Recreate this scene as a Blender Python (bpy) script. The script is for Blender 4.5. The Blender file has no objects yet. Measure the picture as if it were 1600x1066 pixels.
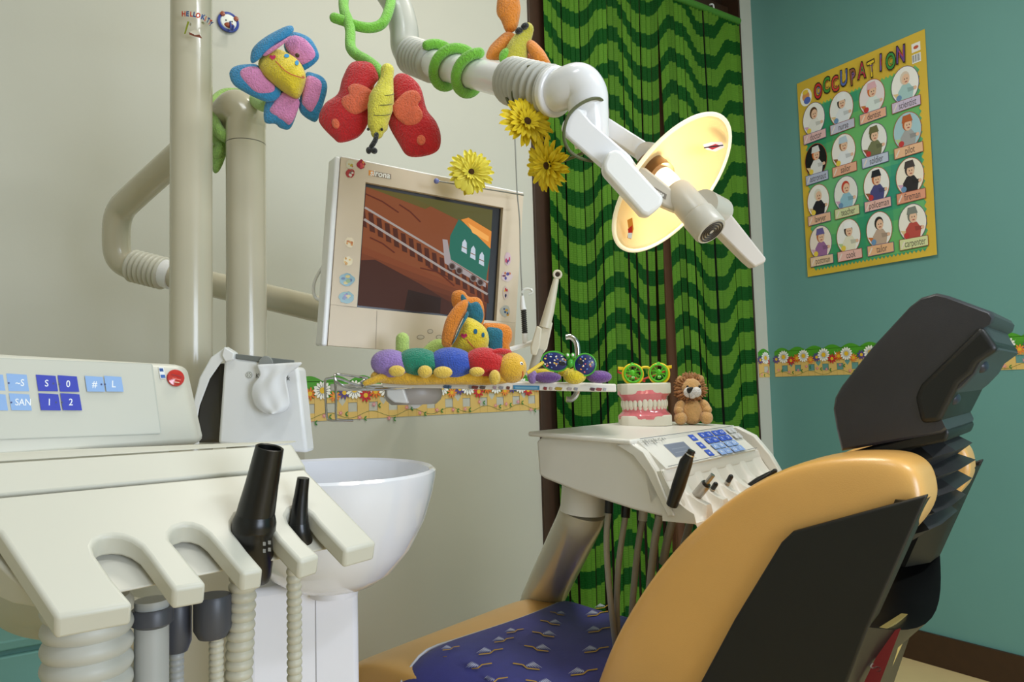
import bpy, math, random
from mathutils import Vector, Matrix
from mathutils.geometry import tessellate_polygon
random.seed(11)
scene = bpy.context.scene
COL = scene.collection

# ------------------------------------------------------------------ camera
FPX, CX, CY = 1150.0, 800.0, 533.0
EYE = Vector((0, 0, 1.15))
H0 = Vector((.5565, .8310, 0)).normalized()
R0 = Vector((H0.y, -H0.x, 0))
UPW = Vector((0, 0, 1))
_p, _r = math.atan(76 / FPX), math.radians(1.6)
FW = H0 * math.cos(_p) + UPW * math.sin(_p)
_u = UPW * math.cos(_p) - H0 * math.sin(_p)
RT = R0 * math.cos(_r) - _u * math.sin(_r)
UP = R0 * math.sin(_r) + _u * math.cos(_r)
camd = bpy.data.cameras.new('camera')
camd.sensor_width = 36; camd.sensor_fit = 'HORIZONTAL'; camd.lens = 36 * FPX / 1600
camd.clip_start = .02
cam = bpy.data.objects.new('camera', camd); COL.objects.link(cam)
cam.matrix_world = Matrix(((RT.x, UP.x, -FW.x, EYE.x), (RT.y, UP.y, -FW.y, EYE.y), (RT.z, UP.z, -FW.z, EYE.z), (0, 0, 0, 1)))
scene.camera = cam

# ------------------------------------------------------------------ light and exposure
vs = scene.view_settings
vs.view_transform = 'Standard'; vs.look = 'None'; vs.gamma = 1; vs.use_curve_mapping = False
vs.exposure = 0.40
world = bpy.data.worlds.new('world'); scene.world = world; world.use_nodes = True
world.node_tree.nodes['Background'].inputs[0].default_value = (.9, .95, 1, 1)
world.node_tree.nodes['Background'].inputs[1].default_value = .25

def area(name, loc, size, power, color=(1, 1, 1), rot=(0, 0, 0)):
    l = bpy.data.lights.new(name, 'AREA'); l.shape = 'RECTANGLE'; l.size, l.size_y = size
    l.energy = power; l.color = color
    o = bpy.data.objects.new(name, l); COL.objects.link(o); o.location = loc; o.rotation_euler = rot
    return o
CEIL = 3.3
LAMPS = [('ceiling_lamp_light', (1.15, 1.15, CEIL - .085), (1.0, .22), 18, (1, .95, .85)),
         ('ceiling_lamp_light', (1.65, -.9, CEIL - .085), (1.1, .22), 26, (.90, .94, 1.0)),
         ('ceiling_lamp_light', (-.3, .15, CEIL - .085), (.8, .22), 7, (.92, .96, 1.0))]
for a in LAMPS: area(*a)
# added cool fill, set at a made-up window behind the viewer, to the right
area('added_window_light', (1.25, -2.27, 1.25), (1.5, 1.2), 46, (.74, .84, 1.0), (math.radians(90), 0, 0))

# ------------------------------------------------------------------ pixel -> place
def P(px, py, d):
    return EYE + FW * d + RT * ((px - CX) / FPX * d) - UP * ((py - CY) / FPX * d)
def ray(px, py):
    return (FW + RT * ((px - CX) / FPX) - UP * ((py - CY) / FPX))
def on_plane(px, py, o, n):
    r = ray(px, py)
    return EYE + r * ((o - EYE).dot(n) / r.dot(n))
def depth(v): return (v - EYE).dot(FW)
RX, BY = 3.07, 2.314
def on_back(px, py, off=0): return on_plane(px, py, Vector((0, BY - off, 0)), Vector((0, 1, 0)))
def on_right(px, py, off=0): return on_plane(px, py, Vector((RX - off, 0, 0)), Vector((1, 0, 0)))
def on_z(px, py, z): return on_plane(px, py, Vector((0, 0, z)), UPW)

# ------------------------------------------------------------------ shapes: each returns (verts, faces)
def lerp(a, b, t): return a + (b - a) * t
def catmull(pts, k=6, closed=False):
    pts = [Vector(p) for p in pts]; n = len(pts); out = []
    rng = range(n) if closed else range(n - 1)
    for i in rng:
        if closed: p0, p1, p2, p3 = pts[i - 1], pts[i], pts[(i + 1) % n], pts[(i + 2) % n]
        else: p0, p1, p2, p3 = pts[max(i - 1, 0)], pts[i], pts[i + 1], pts[min(i + 2, n - 1)]
        for j in range(k):
            t = j / k
            out.append(.5 * ((2 * p1) + (p2 - p0) * t + (2 * p0 - 5 * p1 + 4 * p2 - p3) * t * t + (3 * p1 - p0 - 3 * p2 + p3) * t ** 3))
    if not closed: out.append(pts[-1])
    return out
def lin(vals, m):
    n = len(vals)
    return [lerp(vals[min(int(i / (m - 1) * (n - 1)), n - 2)], vals[min(int(i / (m - 1) * (n - 1)), n - 2) + 1],
                 i / (m - 1) * (n - 1) - min(int(i / (m - 1) * (n - 1)), n - 2)) for i in range(m)]
def join(*gs):
    V, F = [], []
    for g in gs:
        o = len(V); V += list(g[0]); F += [tuple(i + o for i in f) for f in g[1]]
    return V, F
def sweep(pts, r, n=16, cap='flat', closed=False, up=None):
    pts = [Vector(p) for p in pts]
    rs = list(r) if isinstance(r, (list, tuple)) else [r] * len(pts)
    if len(rs) != len(pts): rs = lin(rs, len(pts))
    if cap == 'round' and not closed:
        t0 = (pts[0] - pts[1]).normalized(); t1 = (pts[-1] - pts[-2]).normalized()
        A = [(pts[0] + t0 * rs[0] * math.sin(a), max(rs[0] * math.cos(a), 1e-5)) for a in (1.5, 1.15, .75, .35)]
        B = [(pts[-1] + t1 * rs[-1] * math.sin(a), max(rs[-1] * math.cos(a), 1e-5)) for a in (.35, .75, 1.15, 1.5)]
        pts = [a[0] for a in A] + pts + [b[0] for b in B]
        rs = [a[1] for a in A] + rs + [b[1] for b in B]
    m = len(pts); V, F = [], []
    tang = []
    for i in range(m):
        a = pts[i - 1] if (i > 0 or closed) else pts[0]
        b = pts[(i + 1) % m] if (i < m - 1 or closed) else pts[-1]
        t = (b - a)
        tang.append(t.normalized() if t.length > 1e-9 else (tang[-1] if tang else UPW))
    ref = Vector(up) if up else (UPW if abs(tang[0].z) < .9 else Vector((1, 0, 0)))
    nrm = (ref - tang[0] * ref.dot(tang[0])).normalized()
    for i in range(m):
        nrm = (nrm - tang[i] * nrm.dot(tang[i])).normalized()
        bn = tang[i].cross(nrm)
        for j in range(n):
            a = 2 * math.pi * j / n
            V.append(pts[i] + (nrm * math.cos(a) + bn * math.sin(a)) * rs[i])
    for i in range(m if closed else m - 1):
        for j in range(n):
            k = (i + 1) % m
            F.append((i * n + j, i * n + (j + 1) % n, k * n + (j + 1) % n, k * n + j))
    if not closed:
        F.append(tuple(range(n))[::-1]); F.append(tuple((m - 1) * n + j for j in range(n)))
    return V, F
def tube(pts, r, n=16, k=6, cap='flat'): return sweep(catmull(pts, k), r, n, cap)
def cyl(a, b, r, n=24, r2=None): return sweep([Vector(a), Vector(b)], [r, r if r2 is None else r2], n)
def bellows(pts, r0, r1, ribs, n=24, k=8):
    pts = [Vector(p) for p in pts]
    c = catmull(pts, k) if len(pts) > 2 else pts
    # arc-length resample
    L = [0]
    for i in range(1, len(c)): L.append(L[-1] + (c[i] - c[i - 1]).length)
    m = ribs * 6 + 1; out = []; rr = []
    for i in range(m):
        s = L[-1] * i / (m - 1); j = 0
        while j < len(L) - 2 and L[j + 1] < s: j += 1
        out.append(lerp(c[j], c[j + 1], (s - L[j]) / max(L[j + 1] - L[j], 1e-9)))
        rr.append(lerp(r0, r1, abs(math.sin(math.pi * (i % 6) / 6)) ** .8))
    return sweep(out, rr, n)
def basis(d):
    d = Vector(d).normalized(); a = UPW if abs(d.z) < .9 else Vector((1, 0, 0))
    x = a.cross(d).normalized(); return x, d.cross(x), d
def lathe(o, ax, prof, n=40, sx=1, xdir=None):
    x, y, z = basis(ax)
    if xdir: x = (Vector(xdir) - z * Vector(xdir).dot(z)).normalized(); y = z.cross(x)
    V, F = [], []
    for r, h in prof:
        for j in range(n):
            a = 2 * math.pi * j / n
            V.append(Vector(o) + z * h + (x * math.cos(a) * sx + y * math.sin(a)) * max(r, 1e-5))
    m = len(prof)
    for i in range(m - 1):
        for j in range(n): F.append((i * n + j, i * n + (j + 1) % n, (i + 1) * n + (j + 1) % n, (i + 1) * n + j))
    F.append(tuple(range(n))[::-1]); F.append(tuple((m - 1) * n + j for j in range(n)))
    return V, F
def blob(c, ax, ay, az, nu=24, nv=14, e=1.0):
    V, F = [], []
    c = Vector(c); V.append(c - az)
    for i in range(1, nv):
        t = math.pi * i / nv
        for j in range(nu):
            a = 2 * math.pi * j / nu
            s = math.sin(t) ** e
            V.append(c - az * math.cos(t) + (ax * math.cos(a) + ay * math.sin(a)) * s)
    V.append(c + az); last = len(V) - 1
    for j in range(nu): F.append((0, 1 + (j + 1) % nu, 1 + j))
    for i in range(nv - 2):
        for j in range(nu):
            a = 1 + i * nu
            F.append((a + j, a + (j + 1) % nu, a + nu + (j + 1) % nu, a + nu + j))
    a = 1 + (nv - 2) * nu
    for j in range(nu): F.append((a + j, a + (j + 1) % nu, last))
    return V, F
def ball(c, r, nu=20, nv=12): return blob(c, Vector((r, 0, 0)), Vector((0, r, 0)), Vector((0, 0, r)), nu, nv)
def prism(poly, vec):
    poly = [Vector(p) for p in poly]; n = len(poly); vec = Vector(vec)
    V = poly + [p + vec for p in poly]
    F = [tuple(range(n)), tuple(range(2 * n - 1, n - 1, -1))]
    for i in range(n): F.append((i, n + i, n + (i + 1) % n, (i + 1) % n))
    return V, F
def boxw(x0, x1, y0, y1, z0, z1):
    return prism([(x0, y0, z0), (x1, y0, z0), (x1, y1, z0), (x0, y1, z0)], (0, 0, z1 - z0))
def hexa(f, b):
    return [Vector(p) for p in list(f) + list(b)], [(0, 1, 2, 3), (7, 6, 5, 4), (0, 4, 5, 1), (1, 5, 6, 2), (2, 6, 7, 3), (3, 7, 4, 0)]
def loft(rings, closed=False, caps=True):
    n = len(rings[0]); V = [Vector(p) for r in rings for p in r]; F = []; m = len(rings)
    for i in range(m if closed else m - 1):
        for j in range(n):
            k = (i + 1) % m
            F.append((i * n + j, i * n + (j + 1) % n, k * n + (j + 1) % n, k * n + j))
    if caps and not closed: F.append(tuple(range(n))[::-1]); F.append(tuple((m - 1) * n + j for j in range(n)))
    return V, F
def pillow(out, d, tf, tb=None, gx=0, gy=0, K=5, sm=4, c=None):
    """stuffed shape: outline in photo pixels at distance d (tilting by gx, gy metres per pixel), front/back fullness in metres"""
    tb = tf if tb is None else tb
    pts = catmull([(x, y, 0) for x, y in out], sm, True)
    cx = sum(p.x for p in pts) / len(pts); cy = sum(p.y for p in pts) / len(pts)
    if c: cx, cy = c
    n = len(pts); V, F = [], []
    def ringp(s, h):
        for p in pts:
            x, y = cx + (p.x - cx) * s, cy + (p.y - cy) * s
            V.append(P(x, y, d + gx * (x - cx) + gy * (y - cy) - h))
    levels = [(math.cos(a), tf * math.sin(a)) for a in [math.pi / 2 * k / K for k in range(K - 1, -1, -1)]]
    levels += [(math.cos(a), -tb * math.sin(a)) for a in [math.pi / 2 * k / K for k in range(1, K)]]
    for s, h in levels: ringp(s, h)
    m = len(levels)
    for i in range(m - 1):
        for j in range(n): F.append((i * n + j, i * n + (j + 1) % n, (i + 1) * n + (j + 1) % n, (i + 1) * n + j))
    V.append(P(cx, cy, d - tf)); V.append(P(cx, cy, d + tb)); a, b = len(V) - 2, len(V) - 1
    for j in range(n):
        F.append((a, (j + 1) % n, j)); F.append((b, (m - 1) * n + j, (m - 1) * n + (j + 1) % n))
    return V, F
def pxblob(px, py, rx, ry, d, rz=None, rot=0):
    """ellipsoid given by its outline in pixels at distance d"""
    s = d / FPX; rz = (rx + ry) / 2 if rz is None else rz
    a = math.radians(rot)
    x = RT * math.cos(a) + UP * math.sin(a); y = UP * math.cos(a) - RT * math.sin(a)
    return blob(P(px, py, d), x * rx * s, FW * rz * s, y * ry * s)
def slab(out, d, t, gx=0, gy=0, sm=0):
    """rigid plate: outline in photo pixels at distance d, thickness t metres going away"""
    pts = [(p.x, p.y) for p in catmull([(x, y, 0) for x, y in out], sm, True)] if sm else out
    cx = sum(p[0] for p in pts) / len(pts); cy = sum(p[1] for p in pts) / len(pts)
    return prism([P(x, y, d + gx * (x - cx) + gy * (y - cy)) for x, y in pts], FW * t)
def pts3(l): return [P(*p) for p in l]

# ------------------------------------------------------------------ materials
def s2l(c):
    return tuple(((v / 255) / 12.92 if v <= 10 else (((v / 255) + .055) / 1.055) ** 2.4) for v in c)
def nd(nt, t, **kw):
    n = nt.nodes.new(t)
    for k, v in kw.items(): setattr(n, k, v)
    return n
MATS = {}
def mat(name, rgb=None, rough=.45, metal=0, vary=.04, scale=12, bump=0, bscale=300, sheen=0, coat=0, crough=.08, spec=.5, trans=0, emit=0, alpha=1, vcol=False, sss=0):
    if name in MATS: return MATS[name]
    m = bpy.data.materials.new(name); m.use_nodes = True; nt = m.node_tree; L = nt.links.new
    b = nt.nodes['Principled BSDF']
    tc = nd(nt, 'ShaderNodeTexCoord')
    nz = nd(nt, 'ShaderNodeTexNoise'); nz.inputs['Scale'].default_value = scale; nz.inputs['Detail'].default_value = 4
    L(tc.outputs['Object'], nz.inputs['Vector'])
    if vcol:
        ca = nd(nt, 'ShaderNodeVertexColor'); ca.layer_name = 'Col'
        L(ca.outputs['Color'], b.inputs['Base Color'])
        if emit:
            L(ca.outputs['Color'], b.inputs['Emission Color']); b.inputs['Emission Strength'].default_value = emit
    else:
        col = s2l(rgb); mx = nd(nt, 'ShaderNodeMix'); mx.data_type = 'RGBA'
        mx.inputs[6].default_value = tuple(max(0, c * (1 - vary * 2)) for c in col) + (1,)
        mx.inputs[7].default_value = tuple(min(1, c * (1 + vary)) for c in col) + (1,)
        L(nz.outputs['Fac'], mx.inputs[0]); L(mx.outputs[2], b.inputs['Base Color'])
        if emit:
            L(mx.outputs[2], b.inputs['Emission Color']); b.inputs['Emission Strength'].default_value = emit
    b.inputs['Roughness'].default_value = rough; b.inputs['Metallic'].default_value = metal
    b.inputs['Specular IOR Level'].default_value = spec
    if sheen: b.inputs['Sheen Weight'].default_value = sheen; b.inputs['Sheen Roughness'].default_value = .6
    if coat: b.inputs['Coat Weight'].default_value = coat; b.inputs['Coat Roughness'].default_value = crough
    if trans: b.inputs['Transmission Weight'].default_value = trans
    if sss:
        b.inputs['Subsurface Weight'].default_value = sss; b.inputs['Subsurface Radius'].default_value = (.01, .008, .005)
    if alpha < 1: b.inputs['Alpha'].default_value = alpha
    if bump:
        n2 = nd(nt, 'ShaderNodeTexNoise'); n2.inputs['Scale'].default_value = bscale; n2.inputs['Detail'].default_value = 3
        L(tc.outputs['Object'], n2.inputs['Vector'])
        bp = nd(nt, 'ShaderNodeBump'); bp.inputs['Strength'].default_value = bump; bp.inputs['Distance'].default_value = .004 if bscale == 330 else .002
        L(n2.outputs['Fac'], bp.inputs['Height']); L(bp.outputs['Normal'], b.inputs['Normal'])
    MATS[name] = m; return m
def plush(name, rgb): return mat(name, rgb, rough=.95, vary=.14, scale=90, bump=1.0, bscale=330, sheen=.4, spec=.1)
def plastic(name, rgb, rough=.3, **k): return mat(name, rgb, rough=rough, vary=.015, scale=5, **k)

# ------------------------------------------------------------------ objects
def mesh_of(name, g, smooth=True, ang=38, cols=None):
    me = bpy.data.meshes.new(name)
    me.from_pydata([tuple(v) for v in g[0]], [], [tuple(f) for f in g[1]])
    if cols:
        at = me.color_attributes.new('Col', 'FLOAT_COLOR', 'CORNER')
        buf = []
        for p, c in zip(me.polygons, cols): buf += list(c) * p.loop_total
        at.data.foreach_set('color', buf)
    me.validate(clean_customdata=False); me.update()
    if not cols:
        import bmesh
        bm = bmesh.new(); bm.from_mesh(me); bmesh.ops.recalc_face_normals(bm, faces=bm.faces); bm.to_mesh(me); bm.free()
    if smooth:
        me.shade_smooth(); me.set_sharp_from_angle(angle=math.radians(ang))
    return me
def tag(o, label=None, cat=None, group=None, kind=None):
    if label: o['label'] = label
    if cat: o['category'] = cat
    if group: o['group'] = group
    if kind: o['kind'] = kind
    return o
def thing(name, label, cat, loc, group=None, kind=None):
    o = bpy.data.objects.new(name, None); COL.objects.link(o); o.location = Vector(loc); o.empty_display_size = .05
    return tag(o, label, cat, group, kind)
def setparent(o, parent):
    if parent is None: return
    o.parent = parent
    if parent.type == 'EMPTY': o.matrix_parent_inverse = Matrix.Translation(-parent.location)
def part(name, g, m, parent=None, smooth=True, bevel=0, sub=0, ang=38, label=None, bseg=3):
    me = mesh_of(name, g, smooth, ang); me.materials.append(m)
    o = bpy.data.objects.new(name, me); COL.objects.link(o); setparent(o, parent)
    if bevel:
        md = o.modifiers.new('bevel', 'BEVEL'); md.width = bevel; md.segments = bseg; md.limit_method = 'ANGLE'; md.angle_limit = math.radians(30)
        md.harden_normals = False
        me.shade_smooth(); me.set_sharp_from_angle(angle=math.radians(60))
    if sub:
        md = o.modifiers.new('sub', 'SUBSURF'); md.levels = sub; md.render_levels = sub
    if label: o['label'] = label
    return o
def solo(name, g, m, label, cat, group=None, kind=None, **k):
    return tag(part(name, g, m, None, **k), label, cat, group, kind)
def struct(name, g, m, **k):
    o = part(name, g, m, None, **k); o['kind'] = 'structure'; return o

_txt = {}
def textgeo(s, bold=0.0):
    key = (s, bold)
    if key not in _txt:
        cu = bpy.data.curves.new('t', 'FONT'); cu.body = s; cu.size = 1; cu.align_x = 'CENTER'; cu.align_y = 'CENTER'; cu.resolution_u = 3; cu.offset = bold
        ob = bpy.data.objects.new('t', cu); COL.objects.link(ob)
        me = ob.to_mesh()
        V = [v.co.copy() for v in me.vertices]; F = [tuple(p.vertices) for p in me.polygons]
        ob.to_mesh_clear(); bpy.data.objects.remove(ob); bpy.data.curves.remove(cu)
        _txt[key] = (V, F)
    return _txt[key]
class Print:
    """flat print: coloured shapes in thin layers on a surface; f(x, y, h) gives the place"""
    def __init__(s, f, eps=.00008): s.f = f; s.V = []; s.F = []; s.C = []; s.h = 0; s.eps = eps
    def up(s): s.h += s.eps; return s
    def geo(s, V, F, c):
        o = len(s.V); s.V += V; s.F += [tuple(i + o for i in f) for f in F]; s.C += [s2l(c) + (1,)] * len(F)
    def poly(s, pts, c, up=True):
        if up: s.up()
        tr = tessellate_polygon([[Vector((p[0], p[1], 0)) for p in pts]])
        s.geo([s.f(p[0], p[1], s.h) for p in pts], [tuple(t) for t in tr], c)
    def ell(s, x, y, rx, ry, c, n=20, up=True, rot=0):
        a = math.radians(rot)
        s.poly([(x + rx * math.cos(t) * math.cos(a) - ry * math.sin(t) * math.sin(a), y + rx * math.cos(t) * math.sin(a) + ry * math.sin(t) * math.cos(a)) for t in [2 * math.pi * i / n for i in range(n)]], c, up)
    def rect(s, x0, y0, x1, y1, c, up=True): s.poly([(x0, y0), (x1, y0), (x1, y1), (x0, y1)], c, up)
    def line(s, pts, w, c, up=True):
        if up: s.up()
        for i in range(len(pts) - 1):
            a, b = Vector(pts[i]), Vector(pts[i + 1]); t = (b - a)
            if t.length < 1e-9: continue
            n = Vector((-t.y, t.x)).normalized() * w / 2
            s.poly([a + n, b + n, b - n, a - n], c, False)
    def text(s, t, x, y, size, c, sx=1, rot=0, bold=0, flip=1):
        s.up(); V, F = textgeo(t, bold); a = math.radians(rot)
        W = [(v.x * size * sx, v.y * size * flip) for v in V]
        s.geo([s.f(x + p[0] * math.cos(a) - p[1] * math.sin(a), y + p[0] * math.sin(a) + p[1] * math.cos(a), s.h) for p in W], F, c)
    def build(s, name, parent, m=None, label=None):
        me = mesh_of(name, (s.V, s.F), False, cols=s.C); me.materials.append(m or PRINT)
        o = bpy.data.objects.new(name, me); COL.objects.link(o); setparent(o, parent)
        if label: o['label'] = label
        return o
PRINT = mat('printed_ink', rough=.5, vcol=True)
GLOSSP = mat('glossy_sticker', rough=.2, vcol=True)
STITCH = mat('embroidery', rough=.85, vcol=True)
# ================================================================== setting
CREAM = mat('cream_wall_paint', (198, 197, 184), rough=.6, vary=.03, scale=3, bump=.06, bscale=120)
TEAL = mat('teal_wall_paint', (104, 156, 150), rough=.6, vary=.03, scale=3, bump=.08, bscale=120)
FLOORM = mat('beige_floor', (222, 196, 142), rough=.35, vary=.06, scale=6)
BROWN = mat('dark_brown_wood', (62, 40, 24), rough=.45, vary=.15, scale=30)
XL, YF = -1.75, -2.3
struct('floor', boxw(XL - .1, RX + .1, YF - .1, BY + .25, -.1, 0), FLOORM)
CEILM = mat('white_ceiling', (235, 235, 228), rough=.8)
struct('ceiling', boxw(XL - .1, RX + .1, YF - .1, BY + .25, CEIL, CEIL + .1), CEILM)
wx0, wx1 = on_back(832, 300).x, on_back(1169, 300).x
struct('wall_back', join(boxw(XL - .1, wx0, BY, BY + .25, 0, CEIL), boxw(wx1, RX, BY, BY + .25, 0, CEIL)), CREAM, smooth=False)
struct('wall_right', boxw(RX, RX + .1, YF - .1, BY + .25, 0, CEIL), TEAL, smooth=False)
struct('wall_left', boxw(XL - .1, XL, YF - .1, BY, 0, CEIL), CREAM, smooth=False)
lw0, lw1, lz0, lz1 = .4, 2.1, .6, 1.9
struct('wall_front', join(boxw(XL, lw0, YF - .1, YF, 0, CEIL), boxw(lw1, RX, YF - .1, YF, 0, CEIL), boxw(lw0, lw1, YF - .1, YF, 0, lz0), boxw(lw0, lw1, YF - .1, YF, lz1, CEIL)), CREAM, smooth=False)
w2 = thing('added_window', None, None, ((lw0 + lw1) / 2, YF, lz0), kind='structure')  # made-up window, out of view, added to carry the cool fill
WFR = mat('white_window_paint', (225, 225, 220), rough=.4)
part('window_frame', join(boxw(lw0, lw0 + .05, YF - .08, YF - .02, lz0, lz1), boxw(lw1 - .05, lw1, YF - .08, YF - .02, lz0, lz1), boxw(lw0, lw1, YF - .08, YF - .02, lz0, lz0 + .05), boxw(lw0, lw1, YF - .08, YF - .02, lz1 - .05, lz1)), WFR, w2, smooth=False)
part('pane', boxw(lw0 + .05, lw1 - .05, YF - .06, YF - .055, lz0 + .05, lz1 - .05), mat('pane_glass', (235, 245, 250), rough=.02, trans=1), w2, smooth=False)
bz = on_right(1420, 995).z
struct('baseboard_right', boxw(RX - .014, RX, YF, BY, 0, .125), BROWN, bevel=.003)
struct('baseboard_back', boxw(XL, wx0, BY - .014, BY, 0, .125), BROWN, bevel=.003)
# window behind the curtain: brown boards, frame and a paler mullion
w = thing('window_1', None, None, ((wx0 + wx1) / 2, BY, 0), kind='structure')
part('window_board', boxw(wx0, wx1, BY + .10, BY + .14, 0, CEIL), mat('window_board_brown', (52, 36, 24), rough=.4, vary=.2, scale=20), w, smooth=False)
part('window_frame', join(boxw(wx0, wx0 + .075, BY - .012, BY + .10, 0, CEIL), boxw(wx1 - .01, wx1, BY - .006, BY + .10, 0, CEIL)), BROWN, w, bevel=.003)
part('window_frame', boxw(wx0 + .085, wx0 + .13, BY + .03, BY + .10, 0, CEIL), BROWN, w, bevel=.003)
xm = on_back(1047, 440, -.05).x
part('window_mullion', boxw(xm - .03, xm + .03, BY + .05, BY + .10, 0, CEIL), mat('mullion_tan', (150, 108, 80), rough=.5), w, bevel=.003)
part('window_rail', boxw(wx0, wx1, BY + .06, BY + .10, 3.02, 3.06), BROWN, w, bevel=.003)

# ceiling lamps
for i, a in enumerate(LAMPS):
    t = thing('ceiling_lamp', 'white fluorescent ceiling lamp ' + ['nearest the green curtains', 'over the middle of the room', 'nearest the left wall'][i], 'ceiling lamp', (a[1][0], a[1][1], CEIL - .08), 'ceiling lamps')
    x, y = a[1][0], a[1][1]; sx, sy = a[2]
    part('housing', boxw(x - sx / 2 - .03, x + sx / 2 + .03, y - sy / 2 - .03, y + sy / 2 + .03, CEIL - .08, CEIL), CEILM, t, bevel=.005)

# ------------------------------------------------------------------ green pleated curtain, slat by slat
def curtain_mat():
    m = bpy.data.materials.new('green_wave_cloth'); m.use_nodes = True; nt = m.node_tree; L = nt.links.new; b = nt.nodes['Principled BSDF']
    def M(op, a, bb=None):
        n = nd(nt, 'ShaderNodeMath', operation=op)
        for i, v in enumerate((a, bb)):
            if v is None: continue
            if isinstance(v, (int, float)): n.inputs[i].default_value = v
            else: L(v, n.inputs[i])
        return n.outputs[0]
    g = nd(nt, 'ShaderNodeNewGeometry'); sp = nd(nt, 'ShaderNodeSeparateXYZ'); L(g.outputs['Position'], sp.inputs[0])
    oi = nd(nt, 'ShaderNodeObjectInfo')
    x0 = on_back(945, 200).x
    ph = M('MULTIPLY', M('SUBTRACT', sp.outputs['X'], x0), 2 * math.pi / .40)
    wv = M('ADD', M('MULTIPLY', M('COSINE', ph), .072), M('MULTIPLY', M('COSINE', M('MULTIPLY', ph, 3)), -.010))
    z = M('ADD', M('SUBTRACT', sp.outputs['Z'], wv), M('MULTIPLY', M('SUBTRACT', oi.outputs['Random'], .5), .022))
    fr = M('FRACT', M('ADD', M('DIVIDE', z, .150), 0.1))
    st = nd(nt, 'ShaderNodeMapRange'); st.inputs[1].default_value = .44; st.inputs[2].default_value = .46; L(fr, st.inputs[0])
    st2 = nd(nt, 'ShaderNodeMapRange'); st2.inputs[1].default_value = .0; st2.inputs[2].default_value = .02; L(fr, st2.inputs[0])
    dark = M('SUBTRACT', 1.0, M('MULTIPLY', st2.outputs[0], M('SUBTRACT', 1.0, st.outputs[0])))
    # fine woven lines
    ln = M('ABSOLUTE', M('SUBTRACT', M('FRACT', M('MULTIPLY', sp.outputs['Z'], 110)), .5))
    nz = nd(nt, 'ShaderNodeTexNoise'); nz.inputs['Scale'].default_value = 25; L(g.outputs['Position'], nz.inputs['Vector'])
    mx = nd(nt, 'ShaderNodeMix'); mx.data_type = 'RGBA'; L(dark, mx.inputs[0])
    mx.inputs[6].default_value = s2l((5, 72, 15)) + (1,); mx.inputs[7].default_value = s2l((84, 130, 36)) + (1,)
    hs = nd(nt, 'ShaderNodeHueSaturation'); L(mx.outputs[2], hs.inputs['Color'])
    L(M('ADD', M('ADD', .66, M('MULTIPLY', oi.outputs['Random'], .25)), M('ADD', M('MULTIPLY', ln, .22), M('MULTIPLY', nz.outputs['Fac'], .15))), hs.inputs['Value'])
    L(hs.outputs['Color'], b.inputs['Base Color']); b.inputs['Roughness'].default_value = .7; b.inputs['Specular IOR Level'].default_value = .15
    bp = nd(nt, 'ShaderNodeBump'); bp.inputs['Strength'].default_value = .4; bp.inputs['Distance'].default_value = .003
    L(ln, bp.inputs['Height']); L(bp.outputs['Normal'], b.inputs['Normal'])
    return m
CURT = curtain_mat()
ROD = mat('green_rod_cover', (70, 130, 40), rough=.6)
zt = on_back(1150, 36, .05).z
def curtain(px0, px1, label, gapw, seed, left):
    rnd = random.Random(seed)
    xa, xb = on_back(px0, 500, .05).x, on_back(px1, 500, .05).x
    t = thing('curtain', label, 'curtain', ((xa + xb) / 2, BY - .05, .04), 'green wave curtains')
    x = xa; anchor = xa if left else xb
    while x < xb - .01:
        wd = min(rnd.uniform(.03, .066), xb - x)
        nf = 2; fw = wd / nf; gap = rnd.choice(gapw)
        yb = BY - .045 - rnd.uniform(0, .012); rows = []
        for z, k, sh in ((.04, 1 - gap, rnd.uniform(-.006, .006)), (1.2, 1 - gap * .8, rnd.uniform(-.004, .004)), (2.1, 1 - gap * .35, 0), (zt, 1.0, 0)):
            row = []
            for j in range(nf * 2 + 1):
                xx = x + wd * .5 + (j / (nf * 2) - .5) * wd * k + sh; xx += (anchor - xx) * .075 * (1 - z / zt) ** .7
                row.append(Vector((xx, yb + (.005 if j % 2 else -.005), z)))
            rows.append(row)
        V = [p for r in rows for p in r]; n = len(rows[0])
        F = [(i * n + j, i * n + j + 1, (i + 1) * n + j + 1, (i + 1) * n + j) for i in range(len(rows) - 1) for j in range(n - 1)]
        o = part('slat', (V, F), CURT, t, smooth=False)
        md = o.modifiers.new('thick', 'SOLIDIFY'); md.thickness = .0015
        x += wd
    part('rod', cyl((xa, BY - .05, zt + .012), (xb, BY - .05, zt + .012), .017), ROD, t)
curtain(864, 1045, 'green wave-patterned pleated curtain beside the brown window frame, behind the lamp', (.0, .04, .55, .0, .3, .02), 3, True)
curtain(1046, 1177, 'green wave-patterned pleated curtain next to the teal wall, behind the lion', (.0, .02, .0, .12, .5, .03), 5, False)
HK = on_back(1112, 12, .02)
solo('curtain_hook', tube([HK + Vector((-.012, 0, .012)), HK + Vector((.01, 0, .018)), HK + Vector((.014, 0, -.006)), HK + Vector((-.004, 0, -.012))], .004), plastic('hook_white', (230, 230, 225)), 'small white plastic hook above the green curtain rod', 'hook')

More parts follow.
